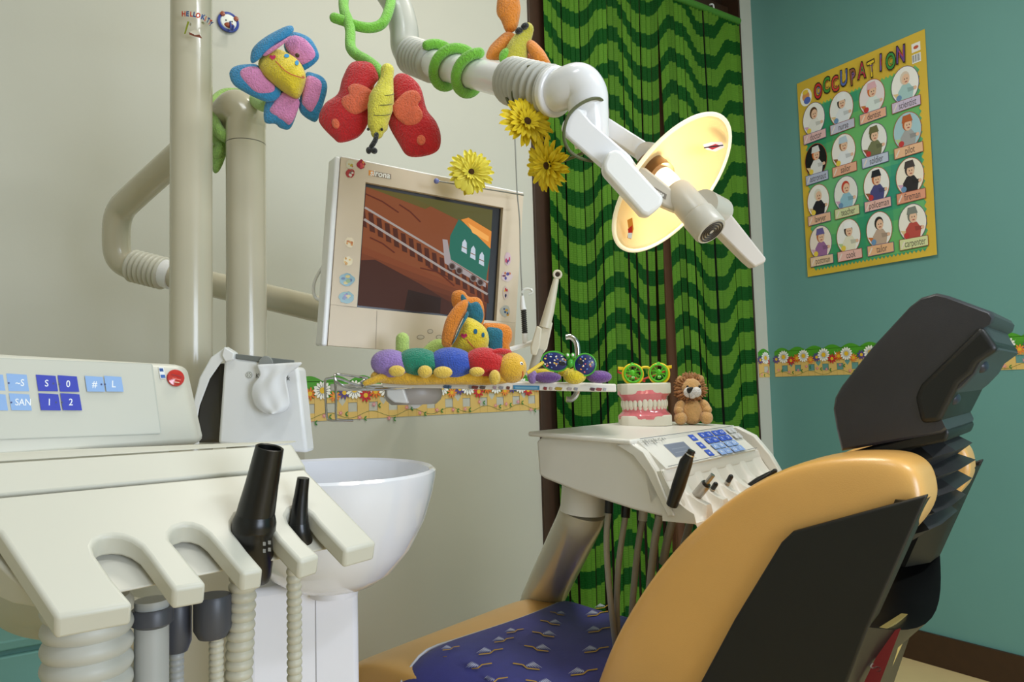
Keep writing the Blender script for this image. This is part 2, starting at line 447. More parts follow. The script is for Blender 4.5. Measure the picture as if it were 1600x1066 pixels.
# ------------------------------------------------------------------ wallpaper borders
def daisy(p, x, y, r, c, cc=(235, 190, 40), n=12):
    for k in range(n):
        a = 2 * math.pi * k / n
        p.ell(x + math.cos(a) * r * .62, y + math.sin(a) * r * .62, r * .40, r * .17, c, 8, k == 0, math.degrees(a))
    p.ell(x, y, r * .34, r * .34, cc, 12)
def border(name_label, f, Lx, Hh, hole, seed):
    """f(x, y, h) with x metres along the wall, y metres up from the strip's bottom"""
    rnd = random.Random(seed)
    t = thing('wallpaper_border', name_label, 'wallpaper border', f(Lx / 2, 0, 0), 'picket fence wallpaper borders')
    GREEN, GR2 = (80, 160, 40), (48, 130, 40); TAN = (226, 190, 110); TD = (190, 148, 70)
    p = Print(f); pit = .072
    x = -.01
    p.rect(0, Hh * .42, Lx, Hh * .87, GREEN)
    while x < Lx:
        a0 = max(0, x); a1 = min(Lx, x + .094)
        p.poly([(a0 + (a1 - a0) * i / 10, Hh * .86 + math.sin(math.pi * i / 10) * Hh * .13) for i in range(11)], GREEN, False); x += .09
    p.build('foliage_band', t)
    p = Print(f); p.h = .0006
    p.rect(0, 0, Lx, Hh * .17, TAN); p.rect(0, Hh * .38, Lx, Hh * .5, TAN, False)
    k = 0; x = 0
    while x < Lx:
        a, b = x, min(x + .04, Lx)
        if b - a > .01:
            if k % 2 == 0: p.poly([(a, 0), (b, 0), (b, Hh * .54), ((a + b) / 2, Hh * .64), (a, Hh * .54)], TAN, k == 0)
            else:
                p.poly([(a, 0), (b, 0), (b, Hh * .52)] + [((a + b) / 2 + (b - a) / 2 * math.cos(q), Hh * .52 + Hh * .09 * math.sin(q)) for q in [math.pi * i / 8 for i in range(1, 8)]] + [(a, Hh * .52)], TAN, False)
        x += pit; k += 1
    p.up(); x = 0; k = 0
    while x < Lx:
        for xx in (x, min(x + .04, Lx)): p.line([(xx, 0), (xx, Hh * .53)], .0012, TD, False)
        x += pit; k += 1
    x = pit; p.up()
    while x < Lx - .05:
        cx, cy, r = x + .02, Hh * .42, .0125
        p.poly([(cx, cy - r * 1.3), (cx + r, cy), (cx + r * .9, cy + r * .6), (cx + r * .4, cy + r * .8), (cx, cy + r * .45), (cx - r * .4, cy + r * .8), (cx - r * .9, cy + r * .6), (cx - r, cy)], hole, False); x += pit * 2
    p.build('picket_fence', t)
    p = Print(f); p.h = .0012
    x = .02
    vine = [(x_, Hh * (.10 + .07 * math.sin(x_ * 42))) for x_ in [Lx * i / 120 for i in range(121)]]
    p.line(vine, .0012, (70, 110, 50))
    while x < Lx - .01:
        y = Hh * (.10 + .07 * math.sin(x * 42)) + rnd.choice((-.008, .01, .022))
        daisy(p, x, y, .0085, (228, 130, 150), (240, 170, 180), 5)
        for s in (-1, 1): p.ell(x + .02, y - .004 + s * .004, .006, .0024, (60, 130, 50), 8, True, s * 40)
        x += rnd.uniform(.045, .07)
    p.build('rose_vine', t)
    p = Print(f); p.h = .0030; x = .012; k = 0
    pal = [((92, 70, 140), .016), ((250, 248, 240), .023), ((200, 40, 50), .017), ((226, 120, 40), .016), ((250, 248, 240), .022), ((240, 140, 60), .014)]
    while x < Lx - .012:
        c, r = pal[k % 6]; daisy(p, x, Hh * (.60 + .08 * math.sin(k * 2.1)), r * 1.35, c, n=14 if r > .02 else 9)
        if k % 5 == 3: p.poly([(x + .02, Hh * .55), (x + .032, Hh * .82), (x + .024, Hh * .66), (x + .012, Hh * .78)], (250, 250, 245))
        x += rnd.uniform(.032, .042); k += 1
    p.build('flower_row', t)
    return t
p0, p1 = on_back(420, 662, 0), on_back(846, 640, 0); Lb = (p1 - p0).length; dv = (p1 - p0) / Lb
HB = on_back(500, 585).z - on_back(500, 656).z
border('picket fence and flower wallpaper strip on the cream wall behind the tray', lambda x, y, h: p0 + dv * x + Vector((0, -.001 - h, y)), Lb, HB, (198, 197, 184), 4)
q0, q1 = on_right(1212, 589), on_right(1640, 576); Lq = (q1 - q0).length; dq = (q1 - q0) / Lq
HB2 = on_right(1230, 542).z - on_right(1230, 588).z
border('picket fence and flower wallpaper strip on the teal wall behind the headrest', lambda x, y, h: q0 + dq * x + Vector((-.001 - h, 0, y)), Lq, HB2, (104, 156, 150), 9)
c0, c1 = on_back(1186, 590, 0), on_back(1208, 589.5, 0); Lc = (c1 - c0).length
border('short end of flower wallpaper strip on the narrow white wall beside the curtain', lambda x, y, h: c0 + (c1 - c0) / Lc * x + Vector((0, -.001 - h, y)), Lc, HB2, (198, 197, 184), 2)

# ------------------------------------------------------------------ occupation poster
PC = [on_right(1245, 131, .004), on_right(1445, 45, .004), on_right(1464, 398, .014), on_right(1262, 433, .006)]
def pf(u, v, h):
    return (PC[0] * (1 - u) + PC[1] * u) * (1 - v) + (PC[3] * (1 - u) + PC[2] * u) * v + Vector((-h, 0, 0)) + Vector((-.006 * math.sin(math.pi * v) * math.sin(math.pi * u), 0, 0))
t = thing('poster', 'yellow and green poster of sixteen jobs on the teal wall', 'poster', pf(.5, 1, 0))
V = [pf(i / 12, j / 16, -.0006) for j in range(17) for i in range(13)]
F = [(j * 13 + i, j * 13 + i + 1, (j + 1) * 13 + i + 1, (j + 1) * 13 + i) for j in range(16) for i in range(12)]
part('sheet', (V, F), mat('poster_paper', (226, 190, 66), rough=.45, vary=.12, scale=4), t)
p = Print(pf, .00012)
def strip(p, x0, y0, x1, y1, c, n=10):   # follows the sheet's bow
    p.up()
    for j in range(n):
        for i in range(n):
            p.rect(x0 + (x1 - x0) * i / n, y0 + (y1 - y0) * j / n, x0 + (x1 - x0) * (i + 1) / n, y0 + (y1 - y0) * (j + 1) / n, c(i / n, j / n) if callable(c) else c, False)
strip(p, .065, .155, .935, .965, lambda i, j: (int(110 - 60 * max(0, math.sin(i * 5 + j * 7))), int(186 - 36 * max(0, math.sin(i * 5 + j * 7))), int(118 - 10 * math.sin(j * 9))), 16)
p.up()
for k in range(30):
    x = .065 + .87 * k / 30
    p.poly([(x, .156), (x + .0145, .143), (x + .029, .156)], (116, 190, 110), False); p.poly([(x, .964), (x + .0145, .977), (x + .029, .964)], (70, 160, 120), False)
for k in range(26):
    y = .155 + .81 * k / 26
    p.poly([(.066, y), (.05, y + .0155), (.066, y + .031)], (90, 175, 120), False); p.poly([(.934, y), (.95, y + .0155), (.934, y + .031)], (90, 175, 120), False)
p.rect(.905, .045, .965, .085, (245, 240, 235)); p.ell(.935, .065, .018, .008, (200, 90, 60), 10)
p.rect(.905, .095, .965, .135, (245, 245, 245)); p.up()
for k in range(9): p.rect(.910 + k * .006, .098, .910 + k * .006 + (.002 if k % 3 else .004), .130, (40, 40, 40), False)
p.ell(.075, .09, .052, .045, (250, 246, 235)); p.ell(.075, .085, .032, .025, (220, 150, 90)); p.ell(.085, .108, .03, .018, (90, 110, 190))
p.ell(.072, .062, .025, .012, (235, 200, 70))
p.build('green_field', t)
p = Print(pf, .00012); p.h = .003
for k, ch in enumerate('OCCUPATION'):
    cs = [(200, 50, 50), (70, 150, 60), (210, 70, 60), (90, 110, 180), (150, 90, 60), (180, 50, 70), (235, 200, 50), (120, 90, 170), (60, 150, 70), (110, 70, 140)]
    x = .185 + k * .072; y = .088 - .012 * (k % 2)
    p.text(ch, x, y, .112, (40, 32, 28), .80, 4 if k % 2 else -4, .05, -1); p.text(ch, x, y, .107, cs[k], .80, 4 if k % 2 else -4, .012, -1)
    p.text(ch, x + .004, y - .004, .05, cs[(k + 3) % 10], .9, 0, 0, -1)
p.build('title_lettering', t)
JOBS = [('doctor', (232, 190, 190), (245, 243, 238), (90, 60, 40), (236, 234, 230), None), ('nurse', (200, 200, 220), (240, 240, 238), (40, 36, 34), (230, 234, 240), (245, 245, 245)),
        ('dentist', (238, 180, 150), (238, 228, 230), (214, 110, 50), (225, 235, 232), (230, 180, 190)), ('scientist', (210, 196, 220), (246, 244, 240), (226, 208, 190), (170, 205, 205), None),
        ('astronaut', (190, 196, 220), (24, 24, 26), (214, 110, 50), (230, 230, 230), (225, 225, 225)), ('sailor', (238, 180, 150), (244, 240, 236), (160, 110, 70), (236, 238, 244), (190, 210, 225)),
        ('soldier', (196, 206, 226), (240, 240, 236), (80, 80, 50), (120, 124, 90), (110, 110, 70)), ('pilot', (238, 190, 150), (170, 205, 215), (190, 100, 50), (170, 170, 170), (190, 100, 50)),
        ('lawyer', (238, 190, 160), (246, 244, 240), (230, 225, 210), (40, 36, 44), None), ('teacher', (214, 220, 170), (236, 236, 232), (200, 70, 50), (150, 195, 215), None),
        ('policeman', (238, 190, 180), (246, 244, 240), (190, 100, 50), (76, 76, 130), (36, 36, 46)), ('fireman', (230, 160, 130), (246, 236, 220), (60, 50, 50), (44, 40, 44), (70, 60, 60)),
        ('postman', (238, 205, 170), (246, 232, 220), (190, 110, 60), (160, 110, 160), (110, 100, 160)), ('cook', (238, 190, 180), (246, 244, 240), (60, 50, 45), (236, 232, 210), (250, 250, 250)),
        ('tailor', (238, 185, 140), (246, 244, 240), (44, 40, 38), (196, 170, 150), None), ('carpenter', (222, 226, 170), (246, 240, 228), (120, 120, 110), (190, 80, 70), (130, 134, 126))]
for i, (nm, capc, bg, hair, top, hat) in enumerate(JOBS):
    cx = (.135, .37, .61, .85)[i % 4]; cy = (.228, .438, .645, .853)[i // 4]; cy += -.012
    rx, ry = .098, .085
    p = Print(pf, .00012); p.h = .003
    p.ell(cx, cy, rx, ry, (178, 84, 50) if i % 3 else (110, 80, 120), 28); p.ell(cx, cy, rx * .96, ry * .965, bg, 28)
    def cl(pts): # keep inside the oval
        o = []
        for x, y in pts:
            k = math.hypot((x - cx) / rx, (y - cy) / ry); k = max(1, k / .93); o.append((cx + (x - cx) / k, cy + (y - cy) / k))
        return o
    rr = random.Random(i)
    sc = rr.choice([(206, 120, 60), (230, 200, 150), (190, 210, 150), (214, 170, 200), (150, 90, 60)])
    p.poly(cl([(cx - rx, cy + ry * .35), (cx + rx * .1, cy + ry * .45), (cx + rx * .2, cy + ry), (cx - rx * .6, cy + ry)]), sc)
    p.poly(cl([(cx - rx * .55, cy + ry * .95), (cx - rx * .5, cy + ry * .3), (cx - rx * .2, cy - ry * .02), (cx + rx * .3, cy - ry * .02), (cx + rx * .6, cy + ry * .35), (cx + rx * .6, cy + ry * .95)]), top)
    p.poly(cl([(cx + rx * .15, cy + ry * .2), (cx + rx * .75, cy + ry * .25), (cx + rx * .75, cy + ry * .42), (cx + rx * .2, cy + ry * .45)]), tuple(int(c * .86) for c in top))
    p.ell(cx + rx * .7, cy + ry * .33, rx * .12, ry * .10, (236, 190, 160), 10)
    p.ell(cx + rx * .02, cy - ry * .36, rx * .34, ry * .36, hair, 16); p.ell(cx + rx * .08, cy - ry * .28, rx * .27, ry * .29, (238, 196, 166), 16)
    p.ell(cx + rx * .0, cy - ry * .30, rx * .035, ry * .04, (30, 26, 24), 6); p.ell(cx + rx * .17, cy - ry * .30, rx * .035, ry * .04, (30, 26, 24), 6, False)
    p.ell(cx + rx * .1, cy - ry * .14, rx * .1, ry * .03, (170, 70, 60), 8)
    if hat: p.poly([(cx - rx * .36, cy - ry * .46), (cx - rx * .26, cy - ry * .82), (cx + rx * .28, cy - ry * .84), (cx + rx * .42, cy - ry * .46)], hat)
    p.ell(cx - rx * .45, cy + ry * .62, rx * .2, ry * .16, rr.choice([(200, 60, 60), (240, 210, 80), (110, 150, 190)]), 10)
    p.build('portrait', t, label=nm + ' drawing in an oval')
    p = Print(pf, .00012); p.h = .0048; y = cy + .105 - .012; w_ = .098
    p.poly([(cx - w_, y - .028), (cx + w_ * 1.05, y - .026), (cx + w_ * 1.05, y + .020), (cx - w_, y + .022)], (150, 70, 60) if i % 2 else (90, 80, 130))
    p.poly([(cx - w_ * .96, y - .0255), (cx + w_ * 1.01, y - .0235), (cx + w_ * 1.01, y + .0175), (cx - w_ * .96, y + .0195)], capc)
    p.text(nm, cx + .012, y - .003, .046, (70, 60, 66), .80, 0, 0, -1)
    p.line([(cx - w_ * .85, y + .012), (cx - w_ * .6, y - .016)], .008, (240, 225, 215))
    p.build('caption', t, label='caption reading ' + nm)

# ------------------------------------------------------------------ bear wall hook
hc = on_back(356, 36); hs = depth(hc) / FPX
def bf(x, y, h): return hc + Vector((x * hs, -.010 - h, -y * hs))
t = thing('wall_hook', 'round blue bear-faced plastic wall hook on the cream wall', 'hook', hc)
BLUEP = plastic('blue_plastic', (58, 76, 160)); BRP = plastic('brown_plastic', (150, 70, 40)); WHP = plastic('white_plastic_face', (226, 230, 222))
part('face', lathe(hc + Vector((0, 0, 0)), (0, -1, 0), [(0, 0), (12.5 * hs, 0), (12.5 * hs, .008), (11 * hs, .011), (0, .012)], 28), WHP, t)
part('rim', sweep([hc + Vector((math.cos(a) * 14 * hs, -.006, math.sin(a) * 14 * hs)) for a in [2 * math.pi * i / 32 for i in range(32)]], 2.4 * hs, 8, closed=True), BLUEP, t)
for x, y in ((-9, -10), (11, -7)): part('ear', lathe(bf(x, y, -.006), (0, -1, 0), [(0, 0), (4 * hs, 0), (3.6 * hs, .010), (0, .012)], 16), BRP, t)
part('muzzle', blob(bf(1, 6, 0), Vector((8 * hs, 0, 0)), Vector((0, .006, 0)), Vector((0, 0, 4.6 * hs))), BRP, t)
for x in (-4, 5): part('eye', ball(bf(x, -1, .002), 1.3 * hs, 10, 8), mat('grey_eye', (90, 100, 96)), t)
part('hook', sweep(catmull([bf(2, 0, .004), bf(2, 8, .012), bf(1.5, 16, .020), bf(1.5, 20, .034), bf(1.5, 16, .044)], 5), [.0022, .003, .004, .004, .0035], 10, 'round'), BLUEP, t)

# low teal cabinet at the foot of the cream wall
t = thing('low_cabinet', 'low teal cupboard against the cream wall behind the hoses', 'cupboard', (-.6, BY - .2, 0))
zc = on_back(10, 1000, .45).z
part('body', boxw(-1.3, .13, BY - .45, BY - .02, .08, zc - .02), TEAL, t, bevel=.004)
part('cupboard_top', boxw(-1.31, .14, BY - .46, BY - .02, zc - .02, zc), TEAL, t, bevel=.004)
part('plinth', boxw(-1.28, .11, BY - .42, BY - .02, 0, .08), BROWN, t)
for k in range(3): part('cupboard_door', boxw(-1.29 + .47 * k, -1.29 + .47 * k + .46, BY - .466, BY - .45, .1, zc - .03), TEAL, t, bevel=.003)
# ================================================================== dental light on its post
TUBE = plastic('cream_tube_paint', (198, 191, 168), .22, coat=.3)
GREYT = plastic('grey_tube_paint', (196, 196, 186), .28, coat=.2)
LWHITE = plastic('lamp_white', (240, 240, 242), .2, coat=.4)
BELL = plastic('bellows_grey', (190, 190, 182), .45)
WHITE = plastic('white_plastic', (242, 242, 240), .3)
CHROME = mat('chrome', (200, 200, 200), rough=.15, metal=1, vary=.01)
BLACKP = plastic('black_rubber_plastic', (16, 16, 17), .28)
DGREY = plastic('dark_grey_plastic', (74, 76, 84), .4)
def vert(px, py, d): v = P(px, py, d); return v
ZUB = P(400, 708, 1.40).z
pb = P(299, 300, 1.45); rp = 31 * 1.45 / FPX
LT = thing('dental_light', 'cream pole-mounted dental operating light with a glowing oval shade', 'dental light', (pb.x, pb.y, ZUB))
ztop = P(299, -70, 1.45).z
# pole, upper arm out of frame, drop pipe
drop = pts3([(602, -22, 1.5), (622, 12, 1.5), (631, 45, 1.49), (633, 72, 1.48), (641, 88, 1.47)])
part('pole', cyl((pb.x, pb.y, ZUB), (pb.x, pb.y, ztop - .05), rp, 40), TUBE, LT)
part('upper_arm', sweep(catmull([Vector((pb.x, pb.y, ztop - .06)), Vector((pb.x, pb.y, ztop)), lerp(Vector((pb.x, pb.y, ztop + .06)), drop[0] + Vector((0, 0, .1)), .12), lerp(Vector((pb.x, pb.y, ztop + .06)), drop[0] + Vector((0, 0, .1)), .55), drop[0] + (drop[0] - drop[1]) * 1.2 + Vector((0, 0, .02)), drop[0]], 8), [rp, rp, .030, .028], 28), TUBE, LT)
part('drop_pipe', sweep(catmull(drop, 8), .029, 28), GREYT, LT)
part('bellows', bellows(pts3([(641, 86, 1.47), (678, 100, 1.41)]), .031, .037, 7), BELL, LT)
part('spring_arm', sweep(pts3([(676, 99, 1.41), (806, 131, 1.17)]), .0262, 32), LWHITE, LT)
seam = P(690, 100, 1.385); 
part('arm_seam', cyl(P(684, 100, 1.372), P(802, 131, 1.146), .0006, 6), DGREY, LT)
part('bellows', bellows(pts3([(800, 127, 1.18), (830, 135, 1.13), (864, 143, 1.10)]), .031, .0385, 9), BELL, LT)
part('flange', cyl(P(862, 143, 1.10), P(872, 144, 1.09), .037, 32), LWHITE, LT, bevel=.004)
part('elbow', sweep(catmull(pts3([(868, 143, 1.095), (884, 138, 1.08), (904, 132, 1.07), (916, 146, 1.068), (919, 168, 1.068), (922, 200, 1.07), (925, 230, 1.075)]), 7), [.0305, .0305, .0305, .030, .028, .0245], 28), LWHITE, LT)
part('yoke_arm', slab([(899, 166), (880, 190), (877, 201), (884, 213), (945, 266), (1000, 264), (985, 242), (925, 190), (908, 170)], 1.022, .010, sm=0), LWHITE, LT, bevel=.004)
part('yoke_bridge', hexa([P(893, 168, 1.03), P(912, 172, 1.03), P(906, 196, 1.03), P(884, 196, 1.03)], [P(935, 172, 1.10), P(948, 178, 1.10), P(944, 200, 1.10), P(922, 200, 1.10)]), LWHITE, LT, bevel=.003)
part('yoke_arm', slab([(930, 176), (946, 180), (1018, 226), (1004, 252), (936, 206)], 1.105, .012), LWHITE, LT, bevel=.003)
part('yoke_joint', cyl(P(1010, 240, 1.10), P(1018, 240, 1.16), .017, 24), LWHITE, LT)
part('handle', slab([(962, 232), (972, 236), (1038, 308), (1034, 322), (1014, 338), (1003, 334), (944, 268), (942, 256), (949, 238)], 1.0, .030, gx=.0001), WHITE, LT, bevel=.006)
part('lamp_bracket', slab([(985, 255), (1010, 262), (1074, 314), (1060, 332), (1036, 322), (1000, 290)], 1.035, .02), plastic('bracket_beige', (198, 190, 174), .35), LT, bevel=.004)
pl = Print(lambda x, y, h: P(x, y, 1.0345 - h)); pl.poly([(1022, 292), (1042, 304), (1040, 312), (1021, 299)], (120, 112, 100)); pl.text('rona', 1031.5, 302, 7.5, (235, 232, 225), 1, 32, .02, -1); pl.build('maker_plate', LT)
hd = (P(1112, 365, .985) - P(1054, 296, 1.06)).normalized()
h0, h1 = P(1056, 298, 1.055), P(1112, 362, 1.01)
BEI = plastic('lamp_beige', (206, 200, 186), .3)
part('bulb_housing', lathe(h0, h1 - h0, [(0, 0), (.020, 0), (.0220, .006), (.0220, (h1 - h0).length * .62), (.0238, (h1 - h0).length * .64), (.0238, (h1 - h0).length - .004), (.0215, (h1 - h0).length), (0, (h1 - h0).length)], 36), BEI, LT)
for r in (.005, .009, .013, .017):
    x, y, z = basis(h1 - h0)
    part('vent_ring', sweep([h1 + z * .0006 + x * math.cos(a) * r + y * math.sin(a) * r for a in [2 * math.pi * i / 28 for i in range(28)]], .0012, 6, closed=True), mat('vent_dark', (70, 62, 56)), LT)
part('handle', slab([(1118, 312), (1130, 318), (1198, 404), (1196, 410), (1180, 418), (1168, 408), (1104, 344)], 1.075, .028), plastic('handle_beige', (214, 206, 196), .35), LT, bevel=.005)
part('handle_hub', cyl(P(1100, 318, 1.03), P(1125, 330, 1.09), .02, 24), BEI, LT)
# reflector: oval dish of frosted glass
dc = P(1047, 286, 1.09); a45 = math.radians(46)
Mx = RT * math.cos(a45) + UP * math.sin(a45)
img_n = RT * math.sin(a45) - UP * math.cos(a45)
Nn = (img_n * .80 - FW * .60).normalized()
Ny = Nn.cross(Mx).normalized()
def dish(r, a, off=0):
    k = r * r
    return dc + Mx * math.cos(a) * .118 * r + Ny * math.sin(a) * .092 * r + Nn * (-.034 + .040 * k + off)
rings = []
for i in range(1, 15): rings.append([dish(.17 + .83 * i / 14, 2 * math.pi * j / 56) for j in range(56)])
V, F = loft(rings, caps=False)
GL = mat('frosted_amber_glass', (248, 222, 165), rough=.35, vary=.03, trans=.25, emit=.07, spec=.4, bump=.3, bscale=900)
o = part('lamp_shade', (V, F), GL, LT); md = o.modifiers.new('thick', 'SOLIDIFY'); md.thickness = .004; md.offset = 0
part('shade_rim', sweep([dish(1.0, 2 * math.pi * j / 64) for j in range(64)], .0032, 10, closed=True), mat('rim_glass', (252, 240, 205), rough=.25, emit=.25), LT)
part('lamp_socket', cyl(P(1012, 258, 1.10), P(1034, 276, 1.075), .022, 24), mat('socket_bronze', (130, 100, 70), rough=.3, metal=.7), LT)
part('lamp_bulb', sweep(catmull([P(1026, 268, 1.085), P(1042, 284, 1.07), P(1056, 298, 1.056)], 4), [.015, .0165, .0165, .013], 20, 'round'), mat('bulb_glow', (255, 236, 200), rough=.2, emit=1.2), LT)
st = Print(lambda x, y, h: P(x, y, depth_dish(x, y) - .004 - h))
def depth_dish(x, y):
    r = ray(x, y); p = dc + Nn * .006
    return (p - EYE).dot(Nn) / r.dot(Nn)
st.poly([(1098, 226), (1112, 222), (1128, 222), (1132, 230), (1118, 237), (1104, 234)], (236, 220, 226)); st.poly([(1104, 230), (1118, 225), (1127, 228), (1113, 234)], (180, 50, 60)); st.line([(1100, 231), (1130, 227)], 2, (50, 40, 50))
st.build('sticker', LT, GLOSSP)
st = Print(lambda x, y, h: P(x, y, depth_dish(x, y) - .004 - h)); st.poly([(980, 344), (988, 340), (990, 358), (986, 374), (980, 372), (982, 358)], (226, 150, 60)); st.poly([(981, 358), (988, 352), (988, 366), (982, 368)], (200, 50, 40)); st.poly([(981, 364), (988, 364), (987, 373), (981, 372)], (230, 240, 250))
st.build('sticker', LT, GLOSSP)
lp = bpy.data.lights.new('lamp_bulb_light', 'POINT'); lp.energy = 1.0; lp.color = (1, .84, .58); lp.shadow_soft_size = .012
lo = bpy.data.objects.new('lamp_bulb_light', lp); COL.objects.link(lo); lo.location = dc + Nn * .05 - img_n * .012
lo.parent = LT; lo.matrix_parent_inverse = Matrix.Translation(-LT.location)
# sticker lettering round the pole
def onpole(x, y, h):
    c = P(299, y, 1.45); dx = (x - 299) / 31.0; dx = max(-.99, min(.99, dx))
    return P(x, y, 1.45 - math.sqrt(1 - dx * dx) * rp - .0006 - h)
st = Print(onpole)
for ch, x, y, c, r in zip('HELLOKITTY', (287, 293, 299, 304, 309.5, 317, 321, 325, 328, 329.4), (22, 22, 22.5, 23, 24.5, 27, 29.5, 32, 35, 37.5), [(200, 70, 50), (40, 70, 130)] * 5, (0, 2, 4, 6, 8, 14, 20, 26, 30, 34)):
    st.text(ch, x, y, 10.5, c, .85 if x < 318 else .6, r, .05, -1)
st.poly([(293, 33), (296, 34), (290, 53), (287.5, 53)], (150, 160, 50)); st.ell(297.5, 38, 2.2, 3.6, (190, 190, 175), 10); st.ell(297.5, 38, 1.2, 2.4, (150, 140, 110), 10)
st.ell(317, 36, 2.8, 1.8, (100, 96, 40), 10, True, 30); st.poly([(296, 50), (304, 46), (311, 49), (312, 54), (304, 55)], (224, 216, 196)); st.poly([(295, 50), (304, 54), (312, 54), (316, 60), (304, 57), (296, 54)], (130, 70, 50))
st.build('sticker_lettering', LT, GLOSSP)

# ================================================================== monitor on its arm
mb = P(385, 400, 1.52); rm = 30 * 1.52 / FPX
MT = thing('monitor_stand', 'cream tube stand bending round the pole to carry the monitor', 'monitor stand', (mb.x, mb.y, ZUB))
zj = P(385, 222, 1.52).z
part('post', cyl((mb.x, mb.y, ZUB), (mb.x, mb.y, zj), rm, 40), TUBE, MT)
part('elbow', sweep(catmull([Vector((mb.x, mb.y, zj + .001)), Vector((mb.x, mb.y, P(385, 196, 1.52).z)), Vector((mb.x, mb.y, P(385, 180, 1.52).z)), P(370, 170, 1.545), P(350, 182, 1.57), P(322, 205, 1.60)], 7), [rm, rm, rm, rm * .98, .034, .031], 32), TUBE, MT)
part('joint_ring', cyl((mb.x, mb.y, zj - .0006), (mb.x, mb.y, zj + .0006), rm * 1.004, 40), mat('seam_dark', (90, 88, 78)), MT)
part('swing_tube', sweep(catmull(pts3([(330, 198, 1.59), (262, 259, 1.66), (206, 310, 1.71), (190, 327, 1.73), (183, 348, 1.74), (182, 382, 1.75), (186, 402, 1.755), (198, 414, 1.76), (214, 418, 1.76)]), 6), .0305, 28), TUBE, MT)
part('bellows', bellows(pts3([(206, 415, 1.76), (258, 428, 1.75)]), .034, .040, 7), plastic('bellows_cream', (206, 204, 190), .4), MT)
part('collar', cyl(P(250, 425, 1.75), P(270, 431, 1.748), .034, 28), LWHITE, MT)
part('carrier_tube', cyl(P(262, 428, 1.75), P(535, 492, 1.66), .0300, 28), TUBE, MT)
part('tube_seam', cyl(P(330, 447, 1.704), P(520, 489, 1.632), .0005, 6), DGREY, MT)

# monitor frame
def screen_mat():
    m = mat('lit_screen', rough=.55, vcol=True, emit=.85, spec=.12)
    b = m.node_tree.nodes['Principled BSDF']
    for l in list(b.inputs['Base Color'].links): m.node_tree.links.remove(l)
    b.inputs['Base Color'].default_value = (.012, .012, .012, 1); return m
A, B, Cc = P(533, 246, 1.49), P(818, 303, 1.70), P(516, 540, 1.475)
ex = (B - A).normalized(); ez = (A - Cc); ez = (ez - ex * ez.dot(ex)).normalized(); ey = ez.cross(ex)  # ey points away from viewer
WM, HM = (B - A).length, (A - Cc).length
if ey.dot(FW) < 0: ey = -ey
def mf(u, v, h=0): return A + ex * (u * WM) - ez * (v * HM) - ey * h      # u right, v down, h toward viewer
def pm(px, py):                                                     # photo pixel -> (u, v) on the monitor face
    q = on_plane(px, py, A, ey) - A
    return q.dot(ex) / WM, -q.dot(ez) / HM
MO = thing('monitor', 'cream flat monitor showing an orange cartoon railway scene, behind the tray', 'monitor', mf(.5, 1))
BEZ = plastic('monitor_cream', (220, 202, 176), .45); SIDE = plastic('monitor_side_white', (250, 250, 250), .35)
s0, s1 = pm(571, 283), pm(786, 326); s2, s3 = pm(776, 500), pm(558, 482)
u0, u1 = (s0[0] + s3[0]) / 2, (s1[0] + s2[0]) / 2; v0, v1 = (s0[1] + s1[1]) / 2, (s2[1] + s3[1]) / 2
def fr(ua, va, ub, vb, h, t): return hexa([mf(ua, va, h), mf(ub, va, h), mf(ub, vb, h), mf(ua, vb, h)], [mf(ua, va, h - t), mf(ub, va, h - t), mf(ub, vb, h - t), mf(ua, vb, h - t)])
vch = pm(600, 488)[1] + .0
for g in (fr(0, 0, 1, v0, 0, .02), fr(0, v0, u0, v1, 0, .02), fr(u1, v0, 1, v1, 0, .02)): part('bezel', g, BEZ, MO, smooth=False)
part('chin_panel', fr(0, v1 + .001, 1, 1, 0, .02), BEZ, MO, smooth=False)
part('back_case', fr(-.0, 0, 1, 1, -.021, .045), SIDE, MO, bevel=.008)
part('edge_band', join(fr(-.028, -.004, -.001, 1.004, -.001, .05), ), SIDE, MO, bevel=.004)
part('edge_band', fr(-.001, -.010, 1.001, -.001, -.001, .05), SIDE, MO, bevel=.002)
part('mount_block', hexa([mf(.2, .60, -.06), mf(.6, .60, -.06), mf(.6, .95, -.06), mf(.2, .95, -.06)], [mf(.25, .65, -.12), mf(.55, .65, -.12), mf(.55, .9, -.12), mf(.25, .9, -.12)]), TUBE, MO, bevel=.01)
part('screen_frame', fr(u0, v0, u1, v1, -.012, .008), plastic('screen_black', (18, 18, 20), .3), MO, smooth=False)
su0, su1, sv0, sv1 = u0 + .012, u1 - .05, v0 + .018, v1 - .012
def sf(x, y, h): return mf(su0 + (su1 - su0) * x, sv0 + (sv1 - sv0) * y, -.0115 + h)
pr = Print(sf, .00008)
pr.rect(0, 0, 1, 1, (120, 66, 38))
for k in range(8): pr.poly([(0, .50 + k * .06), (1, .80 + k * .035), (1, 1), (0, 1)], (max(30, 116 - k * 11), max(22, 60 - k * 6), max(18, 34 - k * 3)))
pr.poly([(0, 0), (1, 0), (1, .12), (.55, .02), (.45, .10), (.1, .02)], (88, 78, 36)); pr.poly([(.3, 0), (1, 0), (1, .26), (.7, .14)], (84, 80, 40))
pr.poly([(.0, .62), (.1, .6), (.45, .76), (.9, 1), (0, 1)], (62, 34, 26)); pr.poly([(.36, .82), (.62, .86), (.62, 1), (.34, 1)], (40, 26, 22))
for (a, b) in (((.0, .06), (.25, .17)), ((.25, .10), (.42, .22)), ((.05, .42), (.24, .52)), ((.5, .60), (.72, .74)), ((.44, .62), (.7, .68))):
    pr.line([a, ((a[0] + b[0]) / 2, (a[1] + b[1]) / 2 - .015), b], .012, (84, 36, 24))
